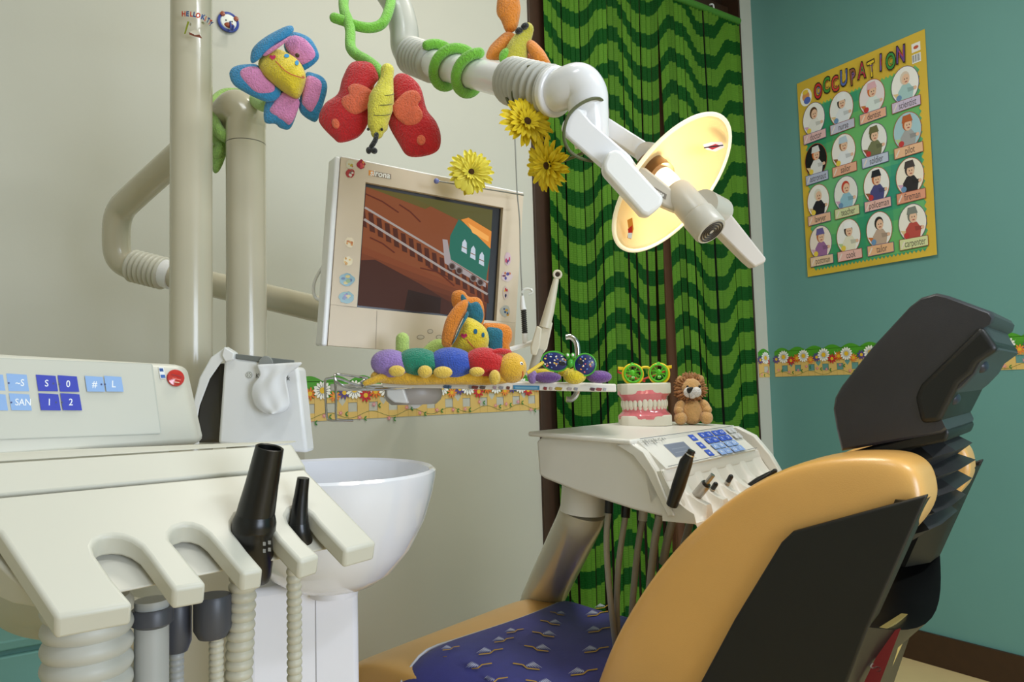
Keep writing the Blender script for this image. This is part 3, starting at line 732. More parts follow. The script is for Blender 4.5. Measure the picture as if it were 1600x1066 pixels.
for k in range(17):     # sleepers
    x = -.02 + k * .062; y = .225 + (x) * .52
    pr.poly([(x - .015, y - .035), (x + .02, y - .03), (x + .045, y + .13), (x + .005, y + .12)], (70, 34, 24), k == 0)
pr.line([(0, .175), (.62, .475), (1, .67)], .018, (150, 140, 134)); pr.line([(0, .275), (.62, .60), (1, .78)], .02, (150, 140, 134))
pr.poly([(.66, .30), (.72, .14), (1, .30), (1, .42), (.98, .66), (.66, .50)], (36, 98, 82)); pr.poly([(.60, .34), (.64, .34), (.68, .52), (.98, .68), (.98, .72), (.63, .55)], (150, 140, 140))
pr.poly([(.74, .14), (.80, .11), (1, .20), (1, .36)], (206, 130, 52)); pr.poly([(.8, .16), (.98, .25), (.98, .30), (.84, .24)], (226, 160, 80))
for k in range(3):
    x, y = .78 + k * .075, .36 + k * .045
    pr.poly([(x - .022, y + .06), (x - .018, y - .02), (x, y - .05), (x + .018, y - .02), (x + .024, y + .08)], (180, 190, 200)); pr.line([(x - .022, y + .02), (x + .022, y + .035)], .008, (120, 90, 60))
for x, y in ((.69, .57), (.75, .60), (.87, .65), (.93, .68)): pr.ell(x, y, .03, .034, (110, 100, 96), 14); pr.ell(x, y, .02, .023, (60, 40, 34), 14)
pr.build('screen', MO, screen_mat(), label='screen with a green railway carriage on tracks')
lg = Print(lambda x, y, h: mf(*pm(x, y), .0005 + h))
lg.poly([(576, 266), (584, 267.6), (584, 275.5), (576, 274)], (236, 150, 50)); lg.poly([(584, 267.6), (611, 272.5), (611, 280.5), (584, 275.5)], (150, 134, 116))
lg.text('sirona', 594, 272.6, 13, (250, 248, 240), .98, 9.5, .02, -1)
lg.build('maker_badge', MO)
def sticker(px, py, rx, ry, cols, seed, rim=None):
    s = Print(lambda x, y, h: mf(*pm(x, y), .0008 + h)); rnd = random.Random(seed)
    n = 16; s.poly([(px + rx * math.cos(2 * math.pi * i / n) * rnd.uniform(.8, 1.05), py + ry * math.sin(2 * math.pi * i / n) * rnd.uniform(.8, 1.05)) for i in range(n)], cols[0])
    for k in range(5):
        s.ell(px + rnd.uniform(-.5, .5) * rx, py + rnd.uniform(-.55, .55) * ry, rx * rnd.uniform(.15, .32), ry * rnd.uniform(.15, .32), cols[1 + k % (len(cols) - 1)], 8)
    s.build('sticker', MO, GLOSSP)
sticker(547, 257, 7, 8, [(220, 214, 190), (206, 180, 70), (190, 170, 60), (200, 90, 80)], 1); sticker(564, 257, 7, 8, [(170, 36, 60), (220, 80, 90), (230, 140, 80)], 2); sticker(547, 271, 7.5, 7.5, [(180, 60, 60), (226, 216, 206), (120, 110, 100)], 3)
sticker(546, 379, 8, 9, [(238, 222, 190), (220, 160, 80), (200, 120, 60)], 4); sticker(543, 408, 8, 8, [(240, 226, 190), (226, 180, 90), (206, 150, 60)], 5)
sticker(542, 437, 13, 10.5, [(120, 160, 170), (60, 90, 130), (200, 180, 80), (120, 150, 80)], 6); sticker(541, 465, 13, 10.5, [(90, 140, 140), (50, 80, 130), (190, 170, 70), (120, 80, 140)], 7)
sticker(793, 405, 6, 11, [(220, 190, 200), (60, 60, 90), (200, 80, 110), (120, 80, 150)], 8); sticker(792, 432, 10, 9, [(220, 200, 200), (90, 80, 150), (200, 120, 80), (120, 60, 90)], 9)
sticker(790, 458, 5, 11, [(210, 190, 180), (40, 44, 80), (190, 50, 50), (220, 180, 60)], 10); sticker(789, 486, 8, 10, [(180, 180, 170), (60, 90, 130), (200, 150, 60)], 11)
for x, y, a, b in ((657, 527, 6, 3.5), (672, 518, 4.5, 3.5), (674, 537, 5, 3), (686, 527, 5, 3.5)): bt = Print(lambda x, y, h: mf(*pm(x, y), .0004 + h)); bt.ell(x, y, a, b, (120, 108, 92), 20); bt.ell(x, y, a - .8, b - .8, (206, 192, 172), 20); bt.build('button', MO)
bt = Print(lambda x, y, h: mf(*pm(x, y), .0004 + h)); bt.line([(589, 486), (587, 546)], .7, (170, 154, 136)); bt.build('panel_seam', MO); bt = Print(lambda x, y, h: mf(*pm(x, y), .0004 + h)); bt.line([(526, 477), (558, 481)], .7, (180, 164, 146))
bt.build('panel_seam', MO)
solo('monitor_cable', tube(pts3([(521, 404, 1.50), (505, 416, 1.52), (491, 442, 1.535), (492, 464, 1.54), (505, 470, 1.535), (518, 472, 1.53)]), .0035, 10, 8), WHITE, 'white cable looping from the left side of the monitor', 'cable')
# ================================================================== soft toys and flowers
def cr(l, ox, oy, s): return [(ox + x / s, oy + y / s) for x, y in l]
YEL = plush('plush_yellow', (240, 214, 40)); BLUE = plush('plush_blue', (48, 150, 206)); PINK = plush('plush_pink', (238, 150, 205))
LIME = plush('plush_lime', (128, 206, 60)); RED = plush('plush_red', (206, 16, 24)); ORP = plush('plush_coral', (240, 112, 72)); LEM = plush('plush_lemon', (238, 228, 80)); BLK = plush('plush_black', (20, 20, 20))
PLIME = plush('plush_pale_lime', (196, 226, 120)); ORG = plush('plush_orange', (250, 146, 40)); TEALP = plush('plush_teal', (30, 120, 146)); LILAC = plush('plush_lilac', (158, 128, 200)); PGREEN = plush('plush_green', (22, 140, 110))
PBLUE = plush('plush_royal', (50, 88, 196)); GOLD = plush('plush_gold', (244, 190, 50)); PURP = plush('plush_purple', (116, 74, 150))
c2 = lambda l: cr(l, 340, 0, 4.1)
# flower toy over the monitor post
fd = 1.36
T = thing('plush_flower', 'blue and pink petalled plush flower with smiling yellow face above the monitor post', 'soft toy', P(440, 200, fd))
PET = [([(210, 385), (225, 310), (300, 240), (420, 175), (475, 165), (488, 195), (460, 235), (370, 290), (280, 370), (230, 405)], [(290, 352), (330, 312), (400, 268), (470, 228), (440, 268), (370, 322), (310, 358)], -.02),
       ([(485, 205), (560, 225), (610, 265), (650, 350), (630, 400), (560, 450), (530, 440), (430, 320), (440, 240)], [(430, 290), (480, 228), (560, 250), (618, 320), (620, 370), (550, 415), (510, 400)], .012),
       ([(75, 470), (110, 425), (200, 410), (260, 420), (330, 500), (400, 570), (395, 620), (340, 655), (260, 635), (170, 590), (100, 540)], [(140, 470), (180, 432), (260, 432), (310, 500), (365, 550), (350, 592), (260, 598), (180, 540)], -.006),
       ([(410, 580), (310, 650), (300, 780), (370, 795), (400, 820), (460, 828), (500, 750), (525, 640), (480, 600)], [(420, 590), (350, 670), (337, 720), (420, 778), (465, 798), (505, 730), (522, 640)], .004),
       ([(560, 475), (620, 470), (680, 500), (703, 560), (680, 660), (640, 770), (600, 775), (530, 720), (525, 640)], [(565, 500), (620, 492), (668, 540), (648, 650), (604, 718), (560, 690), (540, 640)], .004)]
for bo, pk, dd in PET:
    q = part('petal', pillow(c2(bo), fd + dd, .011, .012), BLUE, T)
    part('petal_lining', pillow(c2(pk), fd + dd - .007, .007, .004), PINK, q)
fo = [(260, 410), (290, 340), (350, 310), (430, 330), (520, 390), (565, 480), (555, 560), (520, 630), (470, 620), (380, 560), (290, 480)]
part('face', pillow(c2(fo), fd - .004, .034, .012, K=7), YEL, T)
def facedepth(out, d, tf):
    pts = catmull([(x, y, 0) for x, y in out], 4, True); cx = sum(p.x for p in pts) / len(pts); cy = sum(p.y for p in pts) / len(pts)
    def f(x, y, h=0):
        a = math.atan2(y - cy, x - cx); best = min(pts, key=lambda p: abs((math.atan2(p.y - cy, p.x - cx) - a + math.pi) % (2 * math.pi) - math.pi))
        s = min(.999, math.hypot(x - cx, y - cy) / max(1e-6, math.hypot(best.x - cx, best.y - cy)))
        return P(x, y, d - tf * math.sqrt(1 - s * s) - .0012 - h)
    return f
def face(T, out, d, tf, eyes, heart, mouth, ec):
    p = Print(facedepth(out, d, tf), .0003); hs_ = 4.2
    for x, y, a, b in eyes: p.ell(x, y, a, b, ec, 12)
    x, y = heart; p.poly([(x, y + hs_), (x - hs_ * 1.2, y), (x - hs_, y - hs_ * .8), (x - hs_ * .3, y - hs_ * .8), (x, y - hs_ * .3), (x + hs_ * .3, y - hs_ * .8), (x + hs_, y - hs_ * .8), (x + hs_ * 1.2, y)], (206, 50, 100))
    p.line([(q.x, q.y) for q in catmull([(a, b, 0) for a, b in mouth], 6)], 1.1, (200, 60, 70))
    p.build('embroidered_face', T, STITCH)
face(T, c2(fo), fd - .004, .034, [(448, 87, 4, 3), (464, 98, 3, 4)], (426, 89.5), c2([(370, 390), (450, 465), (550, 500)]) + c2([(545, 485)]), (50, 140, 190))
part('button', pxblob(464.5, 86.5, 3.5, 3.5, fd - .03), plastic('brown_button', (80, 56, 30)), T)
part('stem', sweep(catmull(pts3([(440, 140, fd + .012), (415, 165, fd + .07), (385, 150, 1.60), (350, 148, 1.615), (332, 170, 1.56), (342, 205, 1.525), (368, 218, 1.55), (372, 195, 1.615), (350, 175, 1.64), (332, 200, 1.60), (345, 228, 1.55), (340, 240, 1.545)]), 6), .0125, 12, 'round'), plush('plush_lime_pale', (168, 214, 110)), T)
part('leaf', pillow([(332, 226), (352, 236), (350, 252), (341, 269), (333, 268), (331, 245)], 1.55, .008), plush('plush_lime_pale', (168, 214, 110)), T)

# red butterfly
bd = 1.28
T = thing('plush_butterfly', 'red winged plush butterfly with yellow body hanging above the monitor', 'soft toy', P(600, 240, bd))
LW = [(860, 400), (975, 400), (1020, 460), (1030, 510), (1000, 560), (985, 700), (960, 800), (900, 880), (790, 915), (740, 885), (660, 800), (650, 740), (690, 660), (770, 600), (800, 500)]
RW = [(1150, 475), (1220, 480), (1300, 560), (1340, 700), (1400, 780), (1430, 870), (1415, 960), (1330, 1000), (1220, 1000), (1160, 920), (1090, 780), (1120, 650), (1115, 540)]
LO = [(835, 560), (880, 535), (950, 555), (1000, 600), (990, 670), (900, 730), (840, 720), (795, 670), (800, 625), (840, 600)]
RO = [(1130, 660), (1200, 590), (1270, 580), (1305, 630), (1285, 670), (1315, 730), (1290, 790), (1220, 805), (1150, 760), (1120, 700)]
lw = part('wing', pillow(c2(LW), bd, .016, .016), RED, T); rw = part('wing', pillow(c2(RW), bd, .016, .016), RED, T)
part('wing_patch', pillow(c2(LO), bd - .0145, .0045, .004), ORP, lw); part('wing_patch', pillow(c2(RO), bd - .0145, .0045, .004), ORP, rw)
part('wing_spot', pxblob(340 + 760 / 4.1, 788 / 4.1, 7, 9, bd - .0105, 3), ORP, lw); part('wing_spot', pxblob(340 + 1303 / 4.1, 893 / 4.1, 7.5, 9, bd - .0115, 3), ORP, rw)
bp = c2([(1088, 450), (1085, 500), (1072, 560), (1060, 600), (1050, 640), (1045, 662), (1042, 690), (1036, 728), (1030, 770), (1025, 820), (1022, 850)])
br = [x / 4.1 * bd / FPX for x in (42, 40, 56, 70, 80, 76, 80, 72, 66, 62, 40)]
part('body', sweep([P(x, y, bd - .022) for x, y in bp], br, 20, 'round'), LEM, T)
for i in (3, 5, 7): part('body_seam', sweep([P(bp[i][0] + math.cos(a) * br[i] / bd * FPX * .99, bp[i][1] + 3 * math.sin(a) , bd - .022 - math.sin(a) * br[i] * 1.0) for a in [math.pi * k / 12 for k in range(13)]], .0007, 6), plush('seam_olive', (120, 116, 40)), T)
for x, y in ((965, 828), (1052, 830)): part('eye', pxblob(340 + x / 4.1, y / 4.1, 2.2, 2.4, bd - (.022 + .014)), plastic('eye_black', (10, 10, 10), .15), T)
part('antenna', sweep(catmull(pts3([(340 + 1018 / 4.1, 862 / 4.1, bd - .03), (340 + 1010 / 4.1, 900 / 4.1, bd - .034), (340 + 985 / 4.1, 940 / 4.1, bd - .034)]), 4), .0042, 10, 'round'), BLK, T)
part('antenna_tip', pxblob(340 + 968 / 4.1, 964 / 4.1, 4.2, 5.6, bd - .034), BLK, T); part('antenna_tip', pxblob(340 + 1003 / 4.1, 966 / 4.1, 5.2, 5, bd - .036), BLK, T)
ps = [(x, y, d) for (x, y), d in zip(c2([(1048, 490), (1020, 440), (960, 390), (890, 350), (852, 300), (850, 200), (835, 130), (812, 70), (808, 0), (830, -70), (930, -130), (1060, -110), (1108, -20), (1095, 70), (1055, 150), (985, 178), (900, 168), (810, 135), (750, 115)]), (1.29, 1.30, 1.32, 1.34, 1.36, 1.385, 1.40, 1.42, 1.45, 1.50, 1.54, 1.53, 1.48, 1.44, 1.42, 1.41, 1.40, 1.40, 1.40))]
part('tail', sweep(catmull(pts3(ps), 6), .0098, 14, 'round'), LIME, T)

# orange butterfly on the lamp arm
c3 = lambda l: cr(l, 600, 0, 3.33); od = 1.31
T = thing('plush_butterfly', 'orange winged plush butterfly perched on the white lamp arm', 'soft toy', P(810, 100, od))
for wl, dd in (([(605, -40), (690, -40), (708, 20), (710, 60), (690, 150), (640, 172), (610, 110), (585, 60)], .0), ([(590, 200), (640, 165), (690, 190), (660, 260), (620, 310), (535, 306), (545, 250)], -.01), ([(735, 225), (770, 208), (820, 250), (850, 295), (868, 345), (800, 345), (760, 290)], -.03), ([(690, 300), (740, 270), (790, 330), (780, 350), (700, 350)], -.01)):
    part('wing', pillow(c3(wl), od + dd, .015), ORG, T)
OL = plush('plush_olive', (206, 196, 50))
part('body', sweep(catmull(pts3([(824, 46, od - .02), (816, 62, od - .022), (807, 82, od - .025), (803, 104, od - .025)]), 4), [x * od / FPX for x in (10, 14, 18, 20)], 18, 'round'), OL, T)
part('head', pxblob(823, 47, 10.5, 11, od - .022), OL, T)
for x, y, a, b in ((811, 48, 6.5, 5), (820, 41, 7, 5)): part('antenna', pxblob(x, y, a, b, od - .036, rot=30), BLK, T)
part('belly', pxblob(791, 88, 11, 13, od - .03, rot=-30), LIME, T)
# arms wound round the lamp arm
a0, a1 = P(676, 99, 1.41), P(806, 131, 1.17); ax = (a1 - a0).normalized(); hx, hy, _ = basis(ax)
def hel(t0, t1, turns, ph, rr, n): return [lerp(a0, a1, lerp(t0, t1, i / n)) + (hx * math.cos(ph + turns * 2 * math.pi * i / n) + hy * math.sin(ph + turns * 2 * math.pi * i / n)) * rr for i in range(n + 1)]
part('wound_arm', sweep(hel(.02, .62, -2.05, 2.2, .0355, 70), .0092, 12, 'round'), LIME, T)

# caterpillar on the tray
kd = 1.40
T = thing('plush_caterpillar', 'rainbow plush caterpillar with yellow head and feet lying on the tray', 'soft toy', P(690, 598, kd))
for x, y, a, b, m, n_ in ((611, 569, 32, 23, LILAC, 'rear'), (656, 567, 36, 23, PGREEN, 'g'), (707, 568, 37, 25, PBLUE, 'b'), (758, 567, 33, 24, RED, 'r')):
    part('body_segment', pxblob(x, y, a, b, kd, 22, rot=-8), m, T)
part('head', pxblob(800, 575, 23, 24, kd, 23), GOLD, T)
part('belly', sweep(catmull(pts3([(588, 589, kd), (640, 590, kd), (700, 589, kd), (760, 590, kd), (790, 590, kd)]), 4), [x * kd / FPX for x in (9, 12, 12, 12, 9)], 14, 'round'), GOLD, T)
part('tail', sweep(catmull(pts3([(600, 588, kd - .01), (585, 594, kd - .015), (571, 599, kd - .018)]), 4), [x * kd / FPX for x in (7, 6, 4)], 12, 'round'), GOLD, T)
for x, y, a, b in ((620, 580, 13, 9), (664, 581, 11.5, 10), (692, 582, 15, 9.5), (745, 581, 12, 7.5), (773, 590, 9, 12)): part('foot', pxblob(x, y, a, b, kd - .03, 9), plush('plush_light_gold', (246, 206, 84)), T)
part('scarf', sweep(catmull(pts3([(768, 552, kd - .01), (782, 549, kd - .005), (795, 551, kd + .01)]), 4), .006, 10, 'round'), RED, T)
p = Print(lambda x, y, h: P(x, y, kd - 23 * kd / FPX * math.sqrt(max(.02, 1 - ((x - 800) / 23) ** 2 - ((y - 575) / 24) ** 2)) - .001 - h), .0003)
p.ell(815, 568, 2.2, 2.8, (250, 250, 245), 10, True, -40); p.ell(815.6, 568.6, 1.2, 1.8, (30, 26, 20), 8, True, -40); p.line([(817, 580), (817, 587), (814.5, 592)], 1.2, (200, 50, 40)); p.build('embroidered_face', T, STITCH)

# orange flower toy sitting behind the caterpillar
c8 = lambda l: cr(l, 560, 440, 5.714); gd = 1.47
T = thing('plush_flower', 'orange and teal petalled plush flower with yellow face sitting on the tray', 'soft toy', P(740, 597, gd))
for bo, pk, dd in (([(745, 560), (750, 450), (790, 320), (870, 210), (950, 160), (982, 190), (950, 290), (880, 440), (830, 585), (780, 590)], [(965, 270), (900, 420), (835, 565), (875, 510), (925, 400), (985, 300)], -.034),
                   ([(830, 170), (840, 100), (900, 75), (950, 95), (985, 135), (1060, 140), (1110, 190), (1125, 300), (1110, 390), (1060, 380), (980, 330), (900, 240), (850, 230)], [(905, 160), (930, 112), (990, 180), (1060, 180), (1100, 230), (1118, 310), (1085, 378), (990, 330), (960, 250)], .0),
                   ([(1110, 400), (1180, 370), (1320, 385), (1370, 440), (1370, 520), (1350, 570), (1360, 650), (1300, 660), (1180, 620)], [(1140, 430), (1220, 410), (1290, 440), (1300, 520), (1280, 610), (1180, 630)], .006)):
    q = part('petal', pillow(c8(bo), gd + dd, .011), ORG, T); part('petal_lining', pillow(c8(pk), gd + dd - .007, .0065, .004), TEALP, q)
go = [(960, 320), (1040, 340), (1130, 410), (1165, 500), (1150, 590), (1080, 660), (950, 665), (840, 590), (870, 480), (915, 380)]
part('face', pillow(c8(go), gd - .012, .028, .015, K=7), YEL, T)
face(T, c8(go), gd - .012, .028, [(743, 518, 3, 4.3), (755, 523.5, 2.3, 4)], (725, 525), c8([(965, 515), (1030, 590), (1080, 608), (1145, 595)]), (20, 90, 120))
part('stem', sweep(catmull(pts3([(735, 560, gd + .03), (690, 540, gd + .03), (668, 552, gd + .02), (650, 580, gd + .03), (632, 580, gd + .01), (629, 555, gd - .005), (629, 530, gd - .005)]), 6), .0135, 14, 'round'), PLIME, T)

# purple and yellow toy under the sunglasses
vd = 1.44
T = thing('plush_toy', 'purple and yellow plush toy lying under the navy sunglasses on the tray', 'soft toy', P(890, 598, vd))
for x, y, a, b, m, z in ((832, 589, 8, 11, LILAC, 8), (855, 590, 22, 9, PURP, 12), (848, 583, 18, 7, YEL, 10), (898, 588, 18, 12.5, YEL, 14), (936, 589, 20, 10, PURP, 12), (884, 582, 12, 7, YEL, 8)): part('stripe', pxblob(x, y, a, b, vd + (.0 if y > 585 else .02), z), m, T)

# novelty sunglasses
ND = 1.41
T = thing('sunglasses', 'navy confetti-patterned novelty sunglasses with a green frog on the tray', 'sunglasses', P(890, 585, ND))
NAVY = plastic('navy_card', (28, 40, 104), .3); FROG = plastic('frog_green', (70, 170, 50), .3)
for x, y, a, b, r in ((867, 565, 21, 15, -12), (914, 570, 17, 17, -35)):
    dd = ND if x < 890 else ND + .02
    s_ = dd / FPX; al = math.radians(r); xx = RT * math.cos(al) + UP * math.sin(al); yy = UP * math.cos(al) - RT * math.sin(al); c = P(x, y, dd)
    V, F = loft([[c - FW * h + xx * math.cos(t) * a * s_ * k + yy * math.sin(t) * b * s_ * k for t in [2 * math.pi * i / 32 for i in range(32)]] for k, h in ((.02, .004), (.8, .003), (1, .0), (1, -.003), (.8, -.002), (.02, -.002))])
    q = part('lens', (V, F), NAVY, T)
    part('rim', sweep([c + xx * math.cos(t) * a * s_ + yy * math.sin(t) * b * s_ for t in [2 * math.pi * i / 36 for i in range(36)]], .0016, 8, closed=True), FROG, q)
    p = Print(lambda u, v, h: c - FW * (.0046 + h) + xx * u * a * s_ + yy * v * b * s_); rnd = random.Random(int(x))
    for k in range(34):
        u, v = rnd.uniform(-.8, .8), rnd.uniform(-.8, .8)
        if u * u + v * v < .7: p.ell(u, v, rnd.uniform(.04, .085), rnd.uniform(.05, .1), rnd.choice([(240, 210, 90), (230, 110, 120), (240, 240, 230), (110, 150, 220), (230, 150, 60)]), 7, k == 0, rnd.uniform(0, 180))
    p.ell(.55 if x < 890 else -.5, -.05, .28, .22, (12, 16, 30), 16)
    p.build('confetti_print', q)
part('frog', join(pxblob(891, 567, 5.5, 8, ND), pxblob(887, 556, 4, 4.5, ND - .004), pxblob(895, 556, 4, 4.5, ND - .004)), FROG, T)
for x in (887, 895): part('frog_eye', pxblob(x, 555, 2, 2.2, ND - .009), plastic('eye_white', (240, 240, 235)), T)
part('temple', tube(pts3([(849, 566, ND), (838, 574, ND - .005), (824, 583, ND - .01)]), .0035, 10), plastic('temple_yellow', (226, 196, 60)), T)

# yellow gerberas
PETM = mat('gerbera_yellow', (255, 222, 40), rough=.6, vary=.12, scale=40, sss=.1); PETL = mat('gerbera_lemon', (255, 236, 90), rough=.6, vary=.1, scale=40)
def petalmesh():
    V, F = [], []
    prof = [(0, .10, 0), (.25, .15, .04), (.55, .19, .05), (.8, .16, .02), (.95, .09, -.03), (1, .02, -.05)]
    for x, w_, z in prof:
        for k in (-1, -.5, 0, .5, 1): V.append(Vector((x, w_ * k, z + .05 * abs(k) - (.02 if k == 0 else 0))))
    n = 5
    for i in range(len(prof) - 1):
        for j in range(4): F.append((i * n + j, i * n + j + 1, (i + 1) * n + j + 1, (i + 1) * n + j))
    return mesh_of('petal', (V, F))
PME = petalmesh(); PME.materials.append(PETM); PME2 = PME.copy(); PME2.materials.clear(); PME2.materials.append(PETL)
def gerbera(T, c, nrm, R, mesh=None):
    x, y, z = basis(nrm); rnd = random.Random(int(c.x * 1000))
    for lay, (n, rr, lift, r0) in enumerate(((23, 1.0, .08, .16), (21, .84, .32, .14), (15, .52, .75, .12))):
        for k in range(n):
            a = 2 * math.pi * (k + .5 * lay) / n + rnd.uniform(-.08, .08); l = rr * R * rnd.uniform(.9, 1.08)
            dr = x * math.cos(a) + y * math.sin(a); sd = z.cross(dr); el = lift + rnd.uniform(-.08, .08)
            d2 = dr * math.cos(el) + z * math.sin(el); up = d2.cross(sd)
            o = bpy.data.objects.new('petal', mesh or PME); COL.objects.link(o)
            o.parent = T; w_ = l * .74
            M = Matrix(((d2.x * l, sd.x * w_, up.x * l, 0), (d2.y * l, sd.y * w_, up.y * l, 0), (d2.z * l, sd.z * w_, up.z * l, 0), (0, 0, 0, 1)))
            pos = c + dr * R * r0 * .6 + z * R * .03 * lay - T.location; M.translation = pos
            o.matrix_basis = M
    part('flower_centre', blob(c + z * R * .08, x * R * .22, y * R * .22, z * R * .13), mat('gerbera_centre', (70, 44, 14), rough=.9, bump=1, bscale=500), T)
c_ = P(822, 192, 1.10); WIRE = plastic('olive_wire', (84, 88, 52), .5)
T = thing('artificial_gerbera', 'upper yellow artificial gerbera tied on the lamp arm, facing front', 'artificial flower', c_)
gerbera(T, c_, (RT * .35 + UP * .2 - FW * .9), 40 * 1.10 / FPX)
part('stem_wire', tube(pts3([(822, 192, 1.11), (800, 170, 1.13), (790, 145, 1.14), (797, 122, 1.125), (815, 108, 1.11), (838, 104, 1.10), (858, 120, 1.16), (845, 165, 1.19), (815, 175, 1.17), (802, 155, 1.125), (803, 130, 1.12), (818, 112, 1.105)]), .0022, 8), WIRE, T)
c_ = P(858, 258, 1.09)
T = thing('artificial_gerbera', 'lower yellow artificial gerbera in profile below the lamp arm', 'artificial flower', c_)
gerbera(T, c_, (-RT * .62 - UP * .25 - FW * .55), 40 * 1.09 / FPX)
part('stem_wire', tube(pts3([(862, 262, 1.10), (874, 254, 1.10), (900, 244, 1.09), (928, 234, 1.08), (945, 250, 1.06), (915, 250, 1.03), (890, 236, 1.015), (881, 210, 1.015), (890, 178, 1.02), (915, 158, 1.025), (938, 155, 1.04), (950, 175, 1.10), (946, 195, 1.15)]), .0024, 8), WIRE, T)
c_ = P(736, 270, 1.56)
T = thing('flower_pen', 'yellow gerbera pen with blue ball end lying on the monitor top', 'pen', c_)
gerbera(T, c_, (-FW * .95 + UP * .1 + RT * .15), 33 * 1.56 / FPX, PME2)
part('pen_shaft', cyl(P(684, 283, 1.54), P(818, 305, 1.66), .0017, 10), mat('pen_steel', (150, 148, 140), rough=.3, metal=.8), T)
part('ball_end', pxblob(682, 283, 4.3, 4.3, 1.54), plastic('periwinkle_ball', (120, 128, 190), .5), T)
for k, (x, y) in enumerate(((724, 290), (732, 296), (716, 286))): part('petal_fallen', pillow([(x - 6, y - 6), (x + 5, y - 7), (x + 7, y + 5), (x - 3, y + 8)], 1.545, .002), PETL, T)
# ================================================================== tray with rack and bracket
BACK = H0 * .24
tl, trr = P(597, 592, 1.42), P(963, 600, 1.47); ml = P(512, 598, 1.50)
T = thing('instrument_tray', 'white instrument tray with stickers along its edge in front of the monitor', 'tray', P(780, 612, 1.46))
TRW = plastic('tray_white', (222, 218, 206), .35)
part('tray_plate', prism([tl, trr, trr + BACK, tl + BACK, tl + BACK * .9 - R0 * .01], UPW * -.0165), TRW, T, bevel=.003)
part('tray_lip', prism([tl + BACK * .98, trr + BACK * .98, trr + BACK, tl + BACK], UPW * .004), TRW, T)
part('tray_extension', hexa([P(516, 600, 1.49), P(600, 600, 1.47), P(600, 611, 1.47), P(516, 611, 1.49)], [P(516, 600, 1.60), P(600, 600, 1.60), P(600, 611, 1.60), P(516, 611, 1.60)]), TRW, T, bevel=.003)
bc = P(646, 607, 1.52)
part('swivel_bracket', lathe(bc, (0, 0, -1), [(0, 0), (.058, 0), (.060, .012), (.056, .024), (.046, .033), (0, .034)], 40), plastic('bracket_grey', (168, 162, 156), .4), T)
part('bracket_cap', prism([P(603, 607, 1.46), P(630, 607, 1.445), P(638, 631, 1.447), P(615, 629, 1.455), P(604, 620, 1.46)], H0 * .05), WHITE, T, bevel=.004)
def wire(l, r=.0024): return tube(pts3(l), r, 8, 6)
part('wire_rack', join(wire([(640, 606, 1.44), (590, 608, 1.42), (545, 606, 1.43), (528, 598, 1.43), (523, 588, 1.43), (530, 585, 1.44), (575, 591, 1.46)]), wire([(523, 590, 1.43), (525, 620, 1.43), (525, 652, 1.43), (530, 656, 1.43), (552, 657, 1.44)])), CHROME, T)
part('wire_rack', join(wire([(600, 606, 1.47), (560, 602, 1.48), (530, 592, 1.48), (512, 592, 1.48), (508, 597, 1.48), (509, 630, 1.48), (511, 652, 1.48), (517, 657, 1.48), (550, 658, 1.48)]), wire([(568, 606, 1.44), (564, 598, 1.44), (571, 594, 1.45), (568, 609, 1.43)])), CHROME, T)
def tf(x, y, h): return P(x, y, lerp(1.42, 1.47, (x - 597) / 366) - .003 - h)
p = Print(tf)
def tfin(): pass
p.poly([(802, 602), (843, 603), (843, 609.5), (802, 608.5)], (60, 130, 170)); p.line([(805, 606), (840, 606.5)], 3.2, (120, 170, 196))
p.build('sticker', T, GLOSSP)
for x, w_, c in ((698, 12, (70, 96, 130)), (702, 8, (90, 130, 170)), (735, 6, (150, 150, 150)), (742, 12, (120, 60, 56)), (754, 10, (90, 80, 76)), (773, 6, (170, 150, 160)), (783, 8, (150, 150, 156)), (794, 6, (110, 70, 60)), (852, 6, (140, 60, 60)), (861, 5, (190, 170, 160)), (873, 12, (176, 150, 50)), (890, 8, (170, 160, 160)), (900, 6, (150, 150, 160)), (926, 8, (90, 60, 70)), (936, 10, (150, 70, 70)), (945, 5, (170, 170, 176))):
    y0 = 599.5 + (x - 640) * .016
    p = Print(tf); p.poly([(x - w_ / 2, y0 + 4), (x - w_ / 4, y0 + 1.5), (x + w_ / 2, y0 + 2.5), (x + w_ / 3, y0 + 7), (x - w_ / 3, y0 + 6.5)], c); p.build('sticker', T, GLOSSP)
part('support_arm', sweep(catmull([bc + H0 * .03 + UPW * -.03, bc + H0 * .16 + UPW * -.02, Vector(((bc + H0 * .34).x, (bc + H0 * .34).y, 1.156)), Vector((on_back(650, 612).x, BY, 1.156))], 5), .012, 14), WHITE, T)

# chrome grab handle behind the tray
T = solo('grab_handle', tube(pts3([(884, 527, 1.63), (893, 527, 1.63), (901, 537, 1.63), (903, 560, 1.63), (903, 598, 1.63), (901, 615, 1.63), (893, 624, 1.63), (885, 624, 1.63)]), .0065, 12, 8), CHROME, 'curved chrome grab handle behind the right end of the tray', 'handle')

